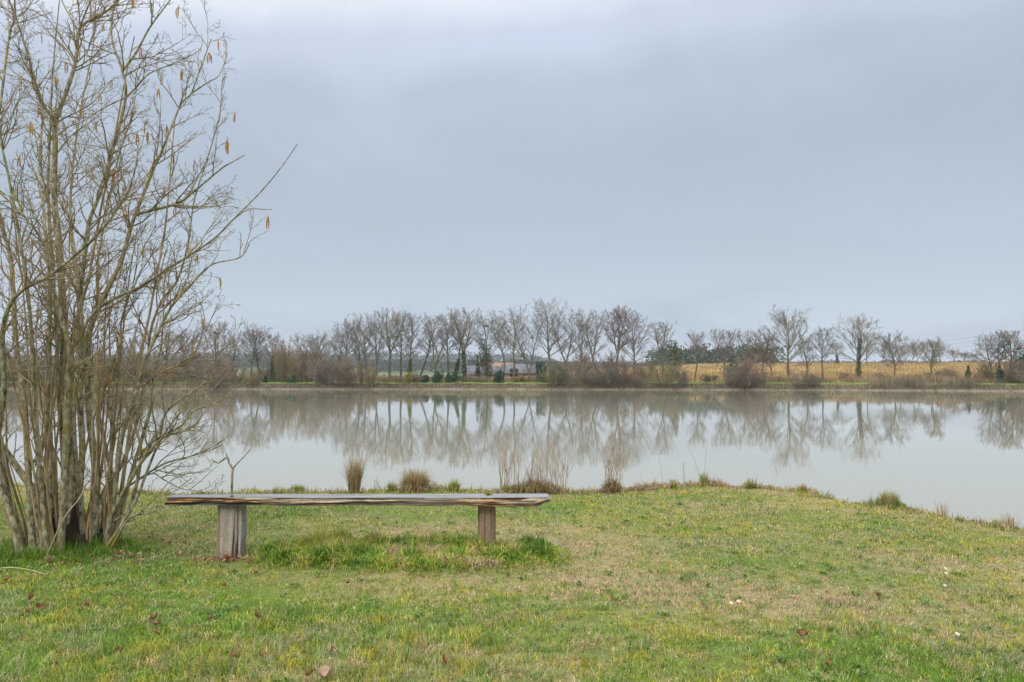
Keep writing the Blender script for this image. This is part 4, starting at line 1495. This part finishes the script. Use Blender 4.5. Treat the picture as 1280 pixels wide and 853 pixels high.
def post(x0, x1, y0, y1, z1, seed, tint, square, name='leg', z0=-.12, undercut=0.0):
    na, nz = 120, 44
    a = np.arange(na) * 2 * np.pi / na
    cx, cy, rx, ry = (x0 + x1) / 2, (y0 + y1) / 2, (x1 - x0) / 2, (y1 - y0) / 2
    e = 2 / (4.5 if square else 2.2)
    ca, sa = np.cos(a), np.sin(a)
    ux = np.sign(ca) * np.abs(ca) ** e
    uy = np.sign(sa) * np.abs(sa) ** e
    zz = np.linspace(z0, z1, nz)[:, None] + 0 * a[None]
    gr = fbm(a[None] * 7 + seed * 9, zz * 1.2 + seed, 4)
    crack = sstep(.70, .76, fbm(a[None] * 3.1 + 3 * seed, zz * .8 + 9, 4))
    s = 1 + .09 * (gr - .5) - .05 * crack
    s = s * (1 + .04 * (fbm(zz * 3, a[None] * 1.5 + seed, 2) - .5))
    X = cx + ux * rx * s
    if undercut:
        X = X - undercut * sstep(.16, .06, zz) * sstep(.3, 1, ux[None] + 0 * zz)
    V = np.stack([X, cy + uy * ry * s, zz + .012 * (fbm(a[None] * 3, zz * 0, 2) - .5) * (zz > z1 - .01)], -1) - bo
    g2 = fbm(a[None] * 16 + seed, zz * 2.5, 4)
    g3 = fbm(a[None] * 3 + seed * 5, zz * 4, 3)
    c = np.array(tint) * (.55 + .95 * g2[..., None])
    br = np.array((.26, .15, .075))
    kk_ = sstep(.45, .68, g3)[..., None] * (.35 if square else .75)
    c = c * (1 - kk_) + br * (.6 + .8 * g2[..., None]) * kk_
    c = c * (1 - .85 * crack[..., None]) + np.array((.03, .025, .022)) * .85 * crack[..., None]
    wet = sstep(.10, .0, zz)[..., None] * .5
    c = c * (1 - wet) + np.array((.22, .11, .05)) * wet
    idx = np.arange(na * nz).reshape(nz, na)
    nn = np.roll(idx, -1, 1)
    Qd = np.stack([idx[:-1], nn[:-1], nn[1:], idx[1:]], -1).reshape(-1, 4)
    V = V.reshape(-1, 3)
    V = np.vstack([V, (cx - bo[0], cy - bo[1], z1 - bo[2])])
    C = np.vstack([c.reshape(-1, 3), (.2, .18, .15)])
    Td = np.stack([idx[-1], nn[-1], np.full(na, len(V) - 1)], -1)
    return mesh(name, V, Qd, Td, mat=M_post, parent=bench, colors=C, smooth=True)


lg = post(-2.318, -2.155, 6.315, 6.50, .428, 1, (.36, .30, .245), True, undercut=.012)
lg['label'] = 'wide greyish squared post'
lg2 = post(-2.157, -2.120, 6.34, 6.47, .425, 2, (.36, .33, .30), True, name='split_slab', undercut=.02)
lg3 = post(-.270, -.130, 6.335, 6.475, .424, 3, (.28, .20, .135), False)
lg3['label'] = 'narrower round brown post'
for bx_, by_ in ((-2.20, 6.33), (-.19, 6.42)):
    T = Tubes()
    T.add([(bx_ - bo[0], by_ - bo[1], BZ1 - .01), (bx_ - bo[0], by_ - bo[1], BZ1 + .004), (bx_ - bo[0], by_ - bo[1], BZ1 + .006)], [.011, .011, .002])
    T.build('bolt', M_dark, bench, 8)
# forked twig stuck upright in the plank
T = Tubes()
Yt = 6.34
for pts, ra, rb in [([(290, 619), (290, 600), (291, 586)], 2.2, 1.9), ([(291, 586), (286, 578), (284, 572), (273, 587 - 8)], 1.9, 1.5), ([(284, 573), (283, 566)], 1.2, .8),
                    ([(291, 586), (299, 577), (308, 568), (314, 560)], 1.3, .6), ([(273, 579), (268, 577), (264, 574)], 1.5, .9)]:
    P = catmull([at(x, y, Yt) for x, y in pts], 4)
    T.add([tuple(p) for p in P - np.array((at(290, 619, Yt)[0], Yt, BZ1))], list(np.linspace(ra, rb, len(P)) * .0048))
fk = T.build('forked_twig', M_hazel, None, 6, loc=(at(290, 619, Yt)[0], Yt, BZ1))
tag(fk, 'forked twig standing upright on the left part of the bench plank', 'twig')

# ------------------------------------------------------------------ lawn
rng = np.random.RandomState(5)


def lawn(n):
    # more blades close to the camera, fewer far off
    yy = np.linspace(2.6, 13, 400)
    w = (.68 * yy + 1.6) * np.maximum((4.6 / yy) ** 1.7, .16)
    cdf = np.cumsum(w) / w.sum()
    Y = np.interp(rng.rand(n), cdf, yy)
    X = rng.uniform(-1, 1, n) * (.68 * Y + 1.6)
    sd = near_sd(X, Y)
    d, ye, m = lawn_mix(X, Y)
    clump = fbm(X * 9, Y * 9, 3)
    keep = (sd > .0) & (rng.rand(n) < (1 - .35 * d) * (-.1 + 2.1 * clump))
    inb = ((X - BX0) * (X - BX1) < 0) & (np.abs(Y - 6.42) < .12) & (m < .1)
    X, Y, d, ye, m, clump, sd = [v[keep] for v in (X, Y, d, ye, m, clump, sd)]
    n = len(X)
    Z = zg(X, Y)
    c1 = fbm(X * 11 + 3, Y * 8 + 5, 3) - .5
    c2 = fbm(X * 9 + 70, Y * 7 + 15, 3) - .5
    c3 = fbm(X * 26 + 7, Y * 20, 2) - .5
    r = rng.rand(n)
    straw = r < .06 + .55 * d + 1.9 * c1 + .7 * c3
    yel = (~straw) & (rng.rand(n) < .02 + .60 * ye + 2.0 * c2)
    pale = (~straw) & (~yel) & (rng.rand(n) < .16 + .3 * (fbm(X * 2 + 60, Y * 2, 2) > .55))
    g = rng.rand(n, 1)
    c = C_GREEN * (1 - g) + C_GREEN2 * g
    c[pale] = C_PALE * rng.uniform(.6, 1, (pale.sum(), 1))
    c[yel] = C_YEL * rng.uniform(.6, 1.1, (yel.sum(), 1))
    c[straw] = C_STRAW * rng.uniform(.55, 1.15, (straw.sum(), 1))
    rd = straw & (rng.rand(n) < .2)
    c[rd] = C_RED * rng.uniform(.7, 1.2, (rd.sum(), 1))
    c *= rng.uniform(.65, 1.3, (n, 1)) * (1 + .9 * c3[:, None])
    lng = fbm(X * 1.6 + 20, Y * 1.9, 3)
    ln = (.018 + .024 * clump) * (.6 + .9 * lng)
    ln *= 1 + .9 * sstep(5.2, 3.9, Y) * sstep(.8, -1.8, X) + .25 * sstep(5.6, 4, Y)
    ln *= rng.uniform(.5, 1.4, n)
    lean = rng.uniform(.25, 1.35, n)
    lean[straw] = rng.uniform(.8, 1.5, straw.sum())
    wd = (.0028 + .00055 * (Y - 3)) * rng.uniform(.7, 1.4, n)
    wd[straw] *= .8
    return np.stack([X, Y, Z - .004], -1), rng.uniform(0, 6.283, n), ln, lean, wd, c


V, Qd, Td, C = blades(*lawn(760000), rng)
tag(mesh('lawn_grass', V, Qd, Td, mat=M_blade, colors=C), kind='stuff')
print('lawn blades', len(V) // 5)


def patch(name, n, fn, length, cols, width=.0045, lean=.9, kind='stuff', rngs=None):
    X, Y, wgt = fn(n)
    n = len(X)
    Z = zg(X, Y)
    cols = np.array(cols)
    ci = np.clip(fbm(X * 7 + 33, Y * 6 + 3, 3) * 2.2 - .6 + rng.normal(0, .22, n), 0, .999)
    c = cols[(ci * len(cols)).astype(int)] * rng.uniform(.6, 1.35, (n, 1))
    cl = np.clip(fbm(X * 8 + 3, Y * 7, 3) * 2.4 - .7, .1, 1.4)
    ln = length * wgt * rng.uniform(.5, 1.25, n) * (.35 + .85 * cl)
    V, Qd, Td, C = blades(np.stack([X, Y, Z - .005], -1), rng.uniform(0, 6.28, n), ln, rng.uniform(max(.05, lean - 1.1), lean, n), rng.uniform(.7, 1.3, n) * width, c, rng)
    return tag(mesh(name, V, Qd, Td, mat=M_blade, colors=C), kind=kind)


def under_bench(n):
    X = rng.uniform(-2.3, .75, n)
    Y = rng.uniform(5.55, 6.95, n)
    m = mound(X, Y)
    k = rng.rand(n) < m
    return X[k], Y[k], .35 + .65 * m[k]


patch('long_grass', 62000, under_bench, .135, [C_GREEN * .8, C_GREEN, C_GREEN2, C_GREEN2, C_GREEN2 * 1.1, C_YEL * .8, C_YEL, C_STRAW * .9], lean=1.6, width=.006)


def yellow_clump(n):
    X = rng.normal(-1.42, .17, n)
    Y = rng.normal(6.42, .13, n)
    return X, Y, 1 + 0 * X


patch('long_grass', 2600, yellow_clump, .13, [C_YEL, C_YEL * 1.1, C_GREEN2, C_STRAW, C_YEL * .8], lean=1.2, width=.005)


def round_hazel(n):
    a = rng.uniform(0, 6.28, n)
    k = np.sqrt(rng.rand(n))
    X = HB[0] + np.cos(a) * k * .85
    Y = HB[1] + np.sin(a) * k * .62 - .08
    dd = fbm(X * 3, Y * 3, 3)
    q = rng.rand(n) < sstep(.35, .6, dd) * (1 - .4 * k)
    return X[q], Y[q], (1.1 - .6 * k[q])


patch('long_grass', 16000, round_hazel, .13, [C_GREEN * .7, C_GREEN, C_GREEN2, C_GREEN * .9], lean=1.0)


def shore_fringe(n):
    t = rng.rand(n) * (len(EDGE) - 1)
    X = rng.uniform(-9, 7, n)
    Y = np.interp(X, EDGE[:, 0], EDGE[:, 1]) - rng.uniform(-.05, .8, n) ** 1.0
    s = near_sd(X, Y)
    q = (s > -.02) & (s < .42) & (rng.rand(n) < sstep(.40, .58, fbm(X * 1.7, Y * 1.7 + 8, 3)) + .12)
    return X[q], Y[q], .6 + .5 * rng.rand(q.sum())


patch('shore_grass', 34000, shore_fringe, .105, [C_YEL * .8, C_GREEN2, C_STRAW * .8, C_STRAW, (.30, .20, .13), C_GREEN], width=.007, lean=1.2)


def shore_litter(n):
    X = np.concatenate([rng.uniform(1.0, 3.4, n // 2), rng.uniform(-8, 5, n - n // 2)])
    Y = np.interp(X, EDGE[:, 0], EDGE[:, 1]) - rng.uniform(0, .4, n)
    s = near_sd(X, Y)
    q = (s > -.02) & (s < .3)
    return X[q], Y[q], .7 + .6 * rng.rand(q.sum())


patch('dead_reed_litter', 7000, shore_litter, .12, [(.42, .30, .20), (.34, .22, .15), (.50, .40, .27), (.24, .15, .10)], width=.009, lean=1.65)


# single plants along the near shore
def tussock(x, y, wpx, hpx, cols, n, label, name='grass_tussock', cat='grass tuft', lean=1.1, group='tufts of grass along the near shore', width=.006, dY=0.0):
    P = gp(x, y)
    Y = P[1]
    w, h = wpx / 1000 * Y, hpx / 1000 * Y
    a = rng.uniform(0, 6.28, n)
    k = np.sqrt(rng.rand(n))
    b_ = np.stack([np.cos(a) * k * w * .22, np.sin(a) * k * w * .22, np.zeros(n) - .01], -1)
    cols = np.array(cols)
    c = cols[rng.randint(0, len(cols), n)] * rng.uniform(.6, 1.3, (n, 1))
    hd = a + rng.normal(0, .5, n)
    ln = h * rng.uniform(.6, 1.15, n)
    V, Qd, Td, C = blades(b_, hd, ln, np.abs(rng.normal(0, .6, n)) * (.4 + k) * lean, rng.uniform(.6, 1.3, n) * width, c, rng)
    o = mesh(name, V, Qd, Td, mat=M_blade, colors=C, loc=P)
    tag(o, label, cat, group)
    return o


ST = [C_STRAW, (.42, .29, .15), (.34, .21, .11), (.52, .42, .26), (.25, .20, .08)]
GT = [C_GREEN2, C_YEL * .8, C_GREEN, C_STRAW * .8]
tussock(443, 612, 30, 44, ST, 500, 'narrow dry tuft tapering upward, left of the round tussock on the shore', lean=.35)
tussock(519, 613, 62, 30, ST + [(.2, .2, .06)], 1300, 'round brown sedge tussock on the shore behind the bench', lean=1.5)
tussock(568, 613, 22, 18, GT, 260, 'small green tuft between the round tussock and the canes')
tussock(490, 613, 20, 14, GT, 220, 'small green tuft just left of the round brown tussock')
tussock(372, 612, 34, 11, GT, 260, 'low green tuft on the shore left of the narrow dry tuft')
tussock(636, 612, 34, 12, GT, 300, 'low yellow green tuft at the left foot of the cane thicket')
tussock(880, 604, 18, 20, GT, 160, 'yellow green tuft at the foot of the two tall crossing reeds', lean=.5)
tussock(938, 607, 16, 16, GT, 160, 'thin green tuft right of the crossing reeds')
tussock(842, 608, 16, 13, GT, 140, 'green tuft left of the short thick reed')
tussock(1003, 612, 22, 12, GT + ST, 200, 'low tuft on the last hump of the shore before it turns')
tussock(1112, 630, 40, 20, ST[:2] + GT, 520, 'orange and green tuft where the shore bends toward us', lean=.9)
tussock(1178, 641, 30, 22, ST, 60, 'sparse thin tuft right of the orange and green one', lean=.5, width=.004)
tussock(1262, 655, 44, 22, ST, 90, 'sparse dark tuft near the right border', lean=.6, width=.004)


# canes and reeds
def canes(x0, x1, y, top, n, label, seed, matr=M_cane, fan=.14, base=True, cat='cane clump'):
    rg = random.Random(seed)
    P0 = gp((x0 + x1) / 2, y)
    Y = P0[1]
    o = empty('cane_clump', P0)
    tag(o, label, cat, 'clumps of bare canes on the near shore')
    T = Tubes()
    for k in range(n):
        xx = rg.uniform(x0, x1)
        p = ((xx - (x0 + x1) / 2) / 1000 * Y, rg.uniform(-.12, .12), -.02)
        h = (y - top) / 1000 * Y * rg.uniform(.45, 1.0)
        q, rr, d = shoot(p, unit((rg.gauss(0, fan), rg.gauss(0, fan), 1)), h, rg.uniform(.0022, .0042), .0014, 7, rg, .01, .06)
        T.add(q, rr)
        for j in range(rg.randint(1, 4)):
            i_ = rg.randint(2, 5)
            q2, r2, _ = shoot(q[i_], turned(d, rg.uniform(.2, .5), rg), h * rg.uniform(.15, .35), .0024, .0014, 4, rg, .05, .08)
            T.add(q2, r2)
    T.build('canes', matr, o, 4)
    if base:
        nb = int(700 * (x1 - x0) / 40)
        w = (x1 - x0) / 1000 * Y
        bx_ = rng.normal(0, .30, nb) * w
        b_ = np.stack([bx_, rng.normal(-.05, .09, nb), np.zeros(nb)], -1)
        cols = np.array([(.30, .16, .10), (.38, .25, .15), (.24, .20, .07), (.17, .21, .05), (.46, .33, .21)])
        hgt = .16 * np.exp(-(bx_ / (.45 * w)) ** 2) * (.4 + 1.1 * fbm(bx_ * 6 + seed, bx_ * 0, 3)) + .03
        V, Qd, Td, C = blades(b_, rng.uniform(0, 6.28, nb), hgt * rng.uniform(.7, 1.7, nb), rng.uniform(.3, 1.5, nb), rng.uniform(.004, .012, nb), cols[rng.randint(0, 5, nb)] * rng.uniform(.5, 1.2, (nb, 1)), rng)
        tag(mesh('bramble', V, Qd, Td, mat=M_blade, parent=o, colors=C), kind='stuff')
    return o


canes(624, 708, 611, 532, 62, 'wide thicket of thin brown canes over brambles behind the right end of the bench', 1)
canes(752, 776, 609, 528, 22, 'narrow clump of thin canes standing right of the wide cane thicket', 2, fan=.07)
canes(466, 476, 612, 588, 3, 'few thin stalks just left of the round tussock', 3, base=False)
canes(436, 450, 612, 548, 9, 'thin upright stalks rising from the narrow dry tuft', 4, matr=M_reed, base=False, fan=.05)


def reed(pts, rb, label, seed):
    P0 = gp(*pts[0])
    Y = P0[1]
    P = catmull([at(x, y, Y) for x, y in pts], 4) - P0
    P[0, 2] -= .03
    T = Tubes()
    T.add([tuple(p) for p in P], list(np.linspace(rb, rb * .45, len(P)) * .010))
    o = T.build('reed', M_reed, None, 5, loc=P0)
    tag(o, label, 'reed', 'single reeds on the near shore')


reed([(830, 609), (826, 585), (822, 562)], .32, 'thin upright reed, leftmost of the single reeds right of the bench', 1)
reed([(855, 608), (855, 592), (854, 577)], .8, 'short thick reed stub left of the crossing reeds', 2)
reed([(877, 604), (868, 575), (858, 553)], .35, 'tall thin reed leaning left from the yellow green tuft', 3)
reed([(879, 604), (882, 575), (885, 545)], .35, 'tallest thin reed leaning slightly right from the yellow green tuft', 4)
reed([(802, 608), (801, 592)], .25, 'tiny reed right of the narrow cane clump', 5)

# ------------------------------------------------------------------ fallen leaves, sticks, daisies
M_dleaf = mat_bark('dead_leaf', (.20, .09, .05), (.44, .25, .15), scale=40, stretch=(1, 1, 1), bump=.3)
M_dleaf_pale = mat_bark('pale_dead_leaf', (.42, .30, .20), (.58, .45, .33), scale=40, stretch=(1, 1, 1), bump=.3)


def leaf_shape(size, curl, seed):
    rs = np.random.RandomState(seed)
    nu, nv = 9, 7
    u_ = np.linspace(-1, 1, nu)[:, None]
    v_ = np.linspace(-1, 1, nv)[None]
    wid = np.sqrt(np.maximum(0.02, 1 - np.abs(u_) ** 2.2)) * (.72 + .12 * u_)
    x = u_ * size + 0 * v_
    y = v_ * wid * size * .8 * (1 + .12 * np.sin(u_ * 9 + 1))
    z = curl * size * (v_ ** 2 * .8 + .5 * u_ ** 2 + .35 * np.sin(u_ * 3 + seed) * v_) + .15 * size * (rs.rand(nu, nv) - .5)
    V = np.stack([x, y, z + .25 * size], -1).reshape(-1, 3)
    idx = np.arange(nu * nv).reshape(nu, nv)
    Qd = np.stack([idx[:-1, :-1], idx[1:, :-1], idx[1:, 1:], idx[:-1, 1:]], -1).reshape(-1, 4)
    return V, Qd


LEAVES = [
    (5, 728, .045, 'brown fallen leaf at the left border of the lawn'),
    (37, 752, .045, 'dark brown fallen leaf, left of a pair near the left border'),
    (50, 760, .045, 'reddish fallen leaf, right of a pair near the left border'),
    (36, 766, .035, 'small pale brown leaf just below the pair near the left border'),
    (109, 756, .036, 'red brown fallen leaf alone on the lawn in front of the hazel'),
    (64, 706, .045, 'brown fallen leaf at the front foot of the hazel stems'),
    (110, 698, .045, 'curled red brown leaf at the foot of the hazel, among the long grass'),
    (147, 695, .04, 'brown leaf just right of the hazel foot'),
    (164, 697, .04, 'orange brown leaf, second to the right of the hazel foot'),
    (192, 770, .038, 'upper leaf of the standing reddish pair in the middle of the left lawn'),
    (196, 778, .036, 'lower leaf of the standing reddish pair in the middle of the left lawn'),
    (197, 792, .036, 'flat orange brown leaf below the reddish pair'),
    (286, 699, .055, 'large russet leaf lying against the left bench post'),
    (293, 694, .04, 'small russet leaf at the right corner of the left bench post'),
    (311, 706, .042, 'red brown leaf right in front of the left bench post'),
    (323, 717, .038, 'dark red leaf at the left tip of the long grass strip'),
    (280, 733, .034, 'brown leaf below the left bench post, halfway to the lower pair'),
    (322, 772, .038, 'pinkish brown crumpled leaf below the left bench post'),
    (265, 771, .032, 'faint brown leaf left of the pinkish crumpled one'),
    (295, 821, .036, 'orange brown leaf near the lower edge, left of the dark one'),
    (333, 819, .036, 'very dark curled leaf near the lower edge'),
    (386, 843, .034, 'reddish leaf above the pale one at the lower edge'),
    (151, 811, .028, 'small orange leaf in the lower left lawn'),
    (75, 832, .032, 'dull brown leaf in the lower left corner of the lawn'),
    (433, 733, .032, 'dark leaf just below the long grass strip, left part'),
    (555, 829, .034, 'reddish leaf alone near the lower edge, left of the middle'),
    (414, 812, .028, 'small dark leaf right of the very dark curled one'),
    (1002, 798, .045, 'flat red brown leaf on the right part of the lawn'),
    (1033, 834, .034, 'grey brown leaf near the lower edge on the right'),
    (1099, 749, .030, 'small dark leaf on the right part of the lawn, midway down'),
]
for i, (x, y, s_, lab) in enumerate(LEAVES):
    P = gp(x, y)
    V, Qd = leaf_shape(s_ * .62, [.9, 1.3, .8, 1.1][i % 4], i)
    rs = random.Random(i)
    o = mesh('fallen_leaf', V, Qd, mat=M_dleaf, smooth=True, loc=P + np.array((0, 0, .018)))
    o.rotation_euler = (rs.uniform(-.5, .9), rs.uniform(-.4, .4), rs.uniform(0, 6.28))
    tag(o, lab, 'leaf', 'fallen brown leaves on the lawn')
P = gp(406, 846)
V, Qd = leaf_shape(.038, 1.1, 77)
o = mesh('fallen_leaf', V, Qd, mat=M_dleaf_pale, smooth=True, loc=P + np.array((0, 0, .02)))
o.rotation_euler = (.2, 0, .1)
tag(o, 'large pale beige leaf at the lower edge of the photo', 'leaf', 'fallen brown leaves on the lawn')

# broad-leaved weeds and moss cushions low in the turf
nc = 420
cy_ = rng.uniform(3.3, 9.3, nc)
cx_ = rng.uniform(-1, 1, nc) * (.68 * cy_ + 1)
kp = (near_sd(cx_, cy_) > .25)
cx_, cy_ = cx_[kp], cy_[kp]
X = np.repeat(cx_, 14) + rng.normal(0, .018, len(cx_) * 14)
Y = np.repeat(cy_, 14) + rng.normal(0, .018, len(cx_) * 14)
tone = np.repeat(rng.rand(len(cx_)), 14)[:, None]
cc = np.array((.09, .19, .035)) * (1 - tone) + np.array((.26, .32, .10)) * tone
V, Qd, Td, C = blades(np.stack([X, Y, zg(X, Y) + .012], -1), rng.uniform(0, 6.28, len(X)), rng.uniform(.02, .045, len(X)), rng.uniform(.9, 1.4, len(X)), rng.uniform(.008, .015, len(X)), cc * rng.uniform(.7, 1.2, (len(X), 1)), rng)
tag(mesh('lawn_weeds', V, Qd, Td, mat=M_blade, colors=C), kind='stuff')

# crumbled litter round the hazel foot
n = 900
a = rng.uniform(0, 6.28, n)
k = rng.rand(n) ** .7
X = HB[0] + np.cos(a) * k * 1.25 + .15
Y = HB[1] + np.sin(a) * k * .6 - .05
X[:150] = rng.normal(-2.2, .12, 150)
Y[:150] = rng.normal(6.27, .05, 150)
cols = np.array([(.26, .11, .06), (.34, .19, .11), (.18, .09, .05), (.40, .27, .17)])
V, Qd, C = leaf_quads(np.stack([X, Y, zg(X, Y) + rng.uniform(.008, .03, n)], -1), rng.uniform(.008, .024, n), cols[rng.randint(0, 4, n)], rng)
V = V.reshape(-1, 3)
tag(mesh('leaf_litter', V, Qd, mat=M_leaf, colors=C), kind='stuff')
# thin scatter of bits over the worn turf
n = 2600
Y = rng.uniform(3.4, 9.8, n)
X = rng.uniform(-1, 1, n) * (.68 * Y + 1)
q = (near_sd(X, Y) > .2) & (rng.rand(n) < .25 + lawn_mix(X, Y)[0])
X, Y = X[q], Y[q]
n = len(X)
V, Qd, C = leaf_quads(np.stack([X, Y, zg(X, Y) + rng.uniform(.006, .022, n)], -1), rng.uniform(.005, .016, n), cols[rng.randint(0, 4, n)] * rng.uniform(.6, 1.3, (n, 1)), rng)
tag(mesh('plant_debris', V, Qd, mat=M_leaf, colors=C), kind='stuff')

for pts, lab in [([(-20, 716), (10, 712), (35, 715), (58, 722)], 'pale fallen stick lying in the grass at the left border'),
                 ([(60, 672), (80, 648), (100, 622), (108, 600)], 'thin pale broken stick leaning across the foot of the hazel')]:
    lean_ = 'leaning' in lab
    Pz = [gp(*p) + np.array((0, 0, .022)) for p in pts] if not lean_ else [at(p[0], p[1], 6.2 + .05 * i) for i, p in enumerate(pts)]
    if lean_:
        Pz[0] = gp(56, 698)
    P = catmull(Pz, 4)
    o0 = P[0].copy()
    T = Tubes()
    T.add([tuple(p) for p in P - o0], list(np.linspace(.006, .003, len(P))))
    o = T.build('stick', M_reed, None, 5, loc=o0)
    tag(o, lab, 'stick')

m_white, _, b_ = newmat('daisy_petal')
b_.inputs['Base Color'].default_value = (.8, .8, .76, 1)
m_yel, _, b_ = newmat('daisy_centre')
b_.inputs['Base Color'].default_value = (.6, .42, .04, 1)
for i, (x, y, lab) in enumerate([(1179, 716, 'upper white daisy of the column of three on the right'), (1180, 722, 'middle white daisy of the column of three on the right'),
                                 (1178, 735, 'lower white daisy of the column of three on the right'), (1193, 797, 'white daisy alone near the lower right'),
                                 (921, 755, 'white daisy, right one of a pair right of the middle'), (912, 758, 'white daisy, left one of a pair right of the middle')]):
    P = gp(x, y)
    o = empty('daisy', P)
    tag(o, lab, 'flower', 'white daisies in the lawn')
    V, F = [(0, 0, .050)], []
    npet = 13
    for k in range(npet):
        a0 = k * 2 * math.pi / npet
        for da, r_ in ((-.16, .006), (-.2, .011), (.2, .011), (.16, .006)):
            V.append((r_ * math.cos(a0 + da), r_ * math.sin(a0 + da), .050 + .002 * (k % 2)))
        F.append((4 * k + 1, 4 * k + 2, 4 * k + 3, 4 * k + 4))
    pt = mesh('petals', V, F, mat=m_white, parent=o)
    pt.rotation_euler = (.5, .1, 0)
    T = Tubes()
    T.add([(0, 0, .046), (0, 0, .053), (0, 0, .055)], [.005, .005, .001])
    ct = T.build('centre', m_yel, o, 8)
    ct.rotation_euler = (.5, .1, 0)
    T = Tubes()
    T.add([(0, 0, 0), (0, -.012, .024), (0, -.024, .044)], [.001, .001, .001])
    T.build('stem', M_blade if False else M_shrub_olive, o, 5)

# ------------------------------------------------------------------ the air over the lake
hz, nt, b = newmat('haze')
nt.nodes.remove(b)
pv = nt.nodes.new('ShaderNodeVolumePrincipled')
pv.inputs['Color'].default_value = (.86, .92, 1.0, 1)
pv.inputs['Density'].default_value = HAZE
nt.links.new(pv.outputs[0], nt.nodes['Material Output'].inputs['Volume'])
V, F = box(-3000, 3000, -60, 2500, -6, 60)
o = mesh('haze', V, F, mat=hz)
tag(o, kind='stuff')
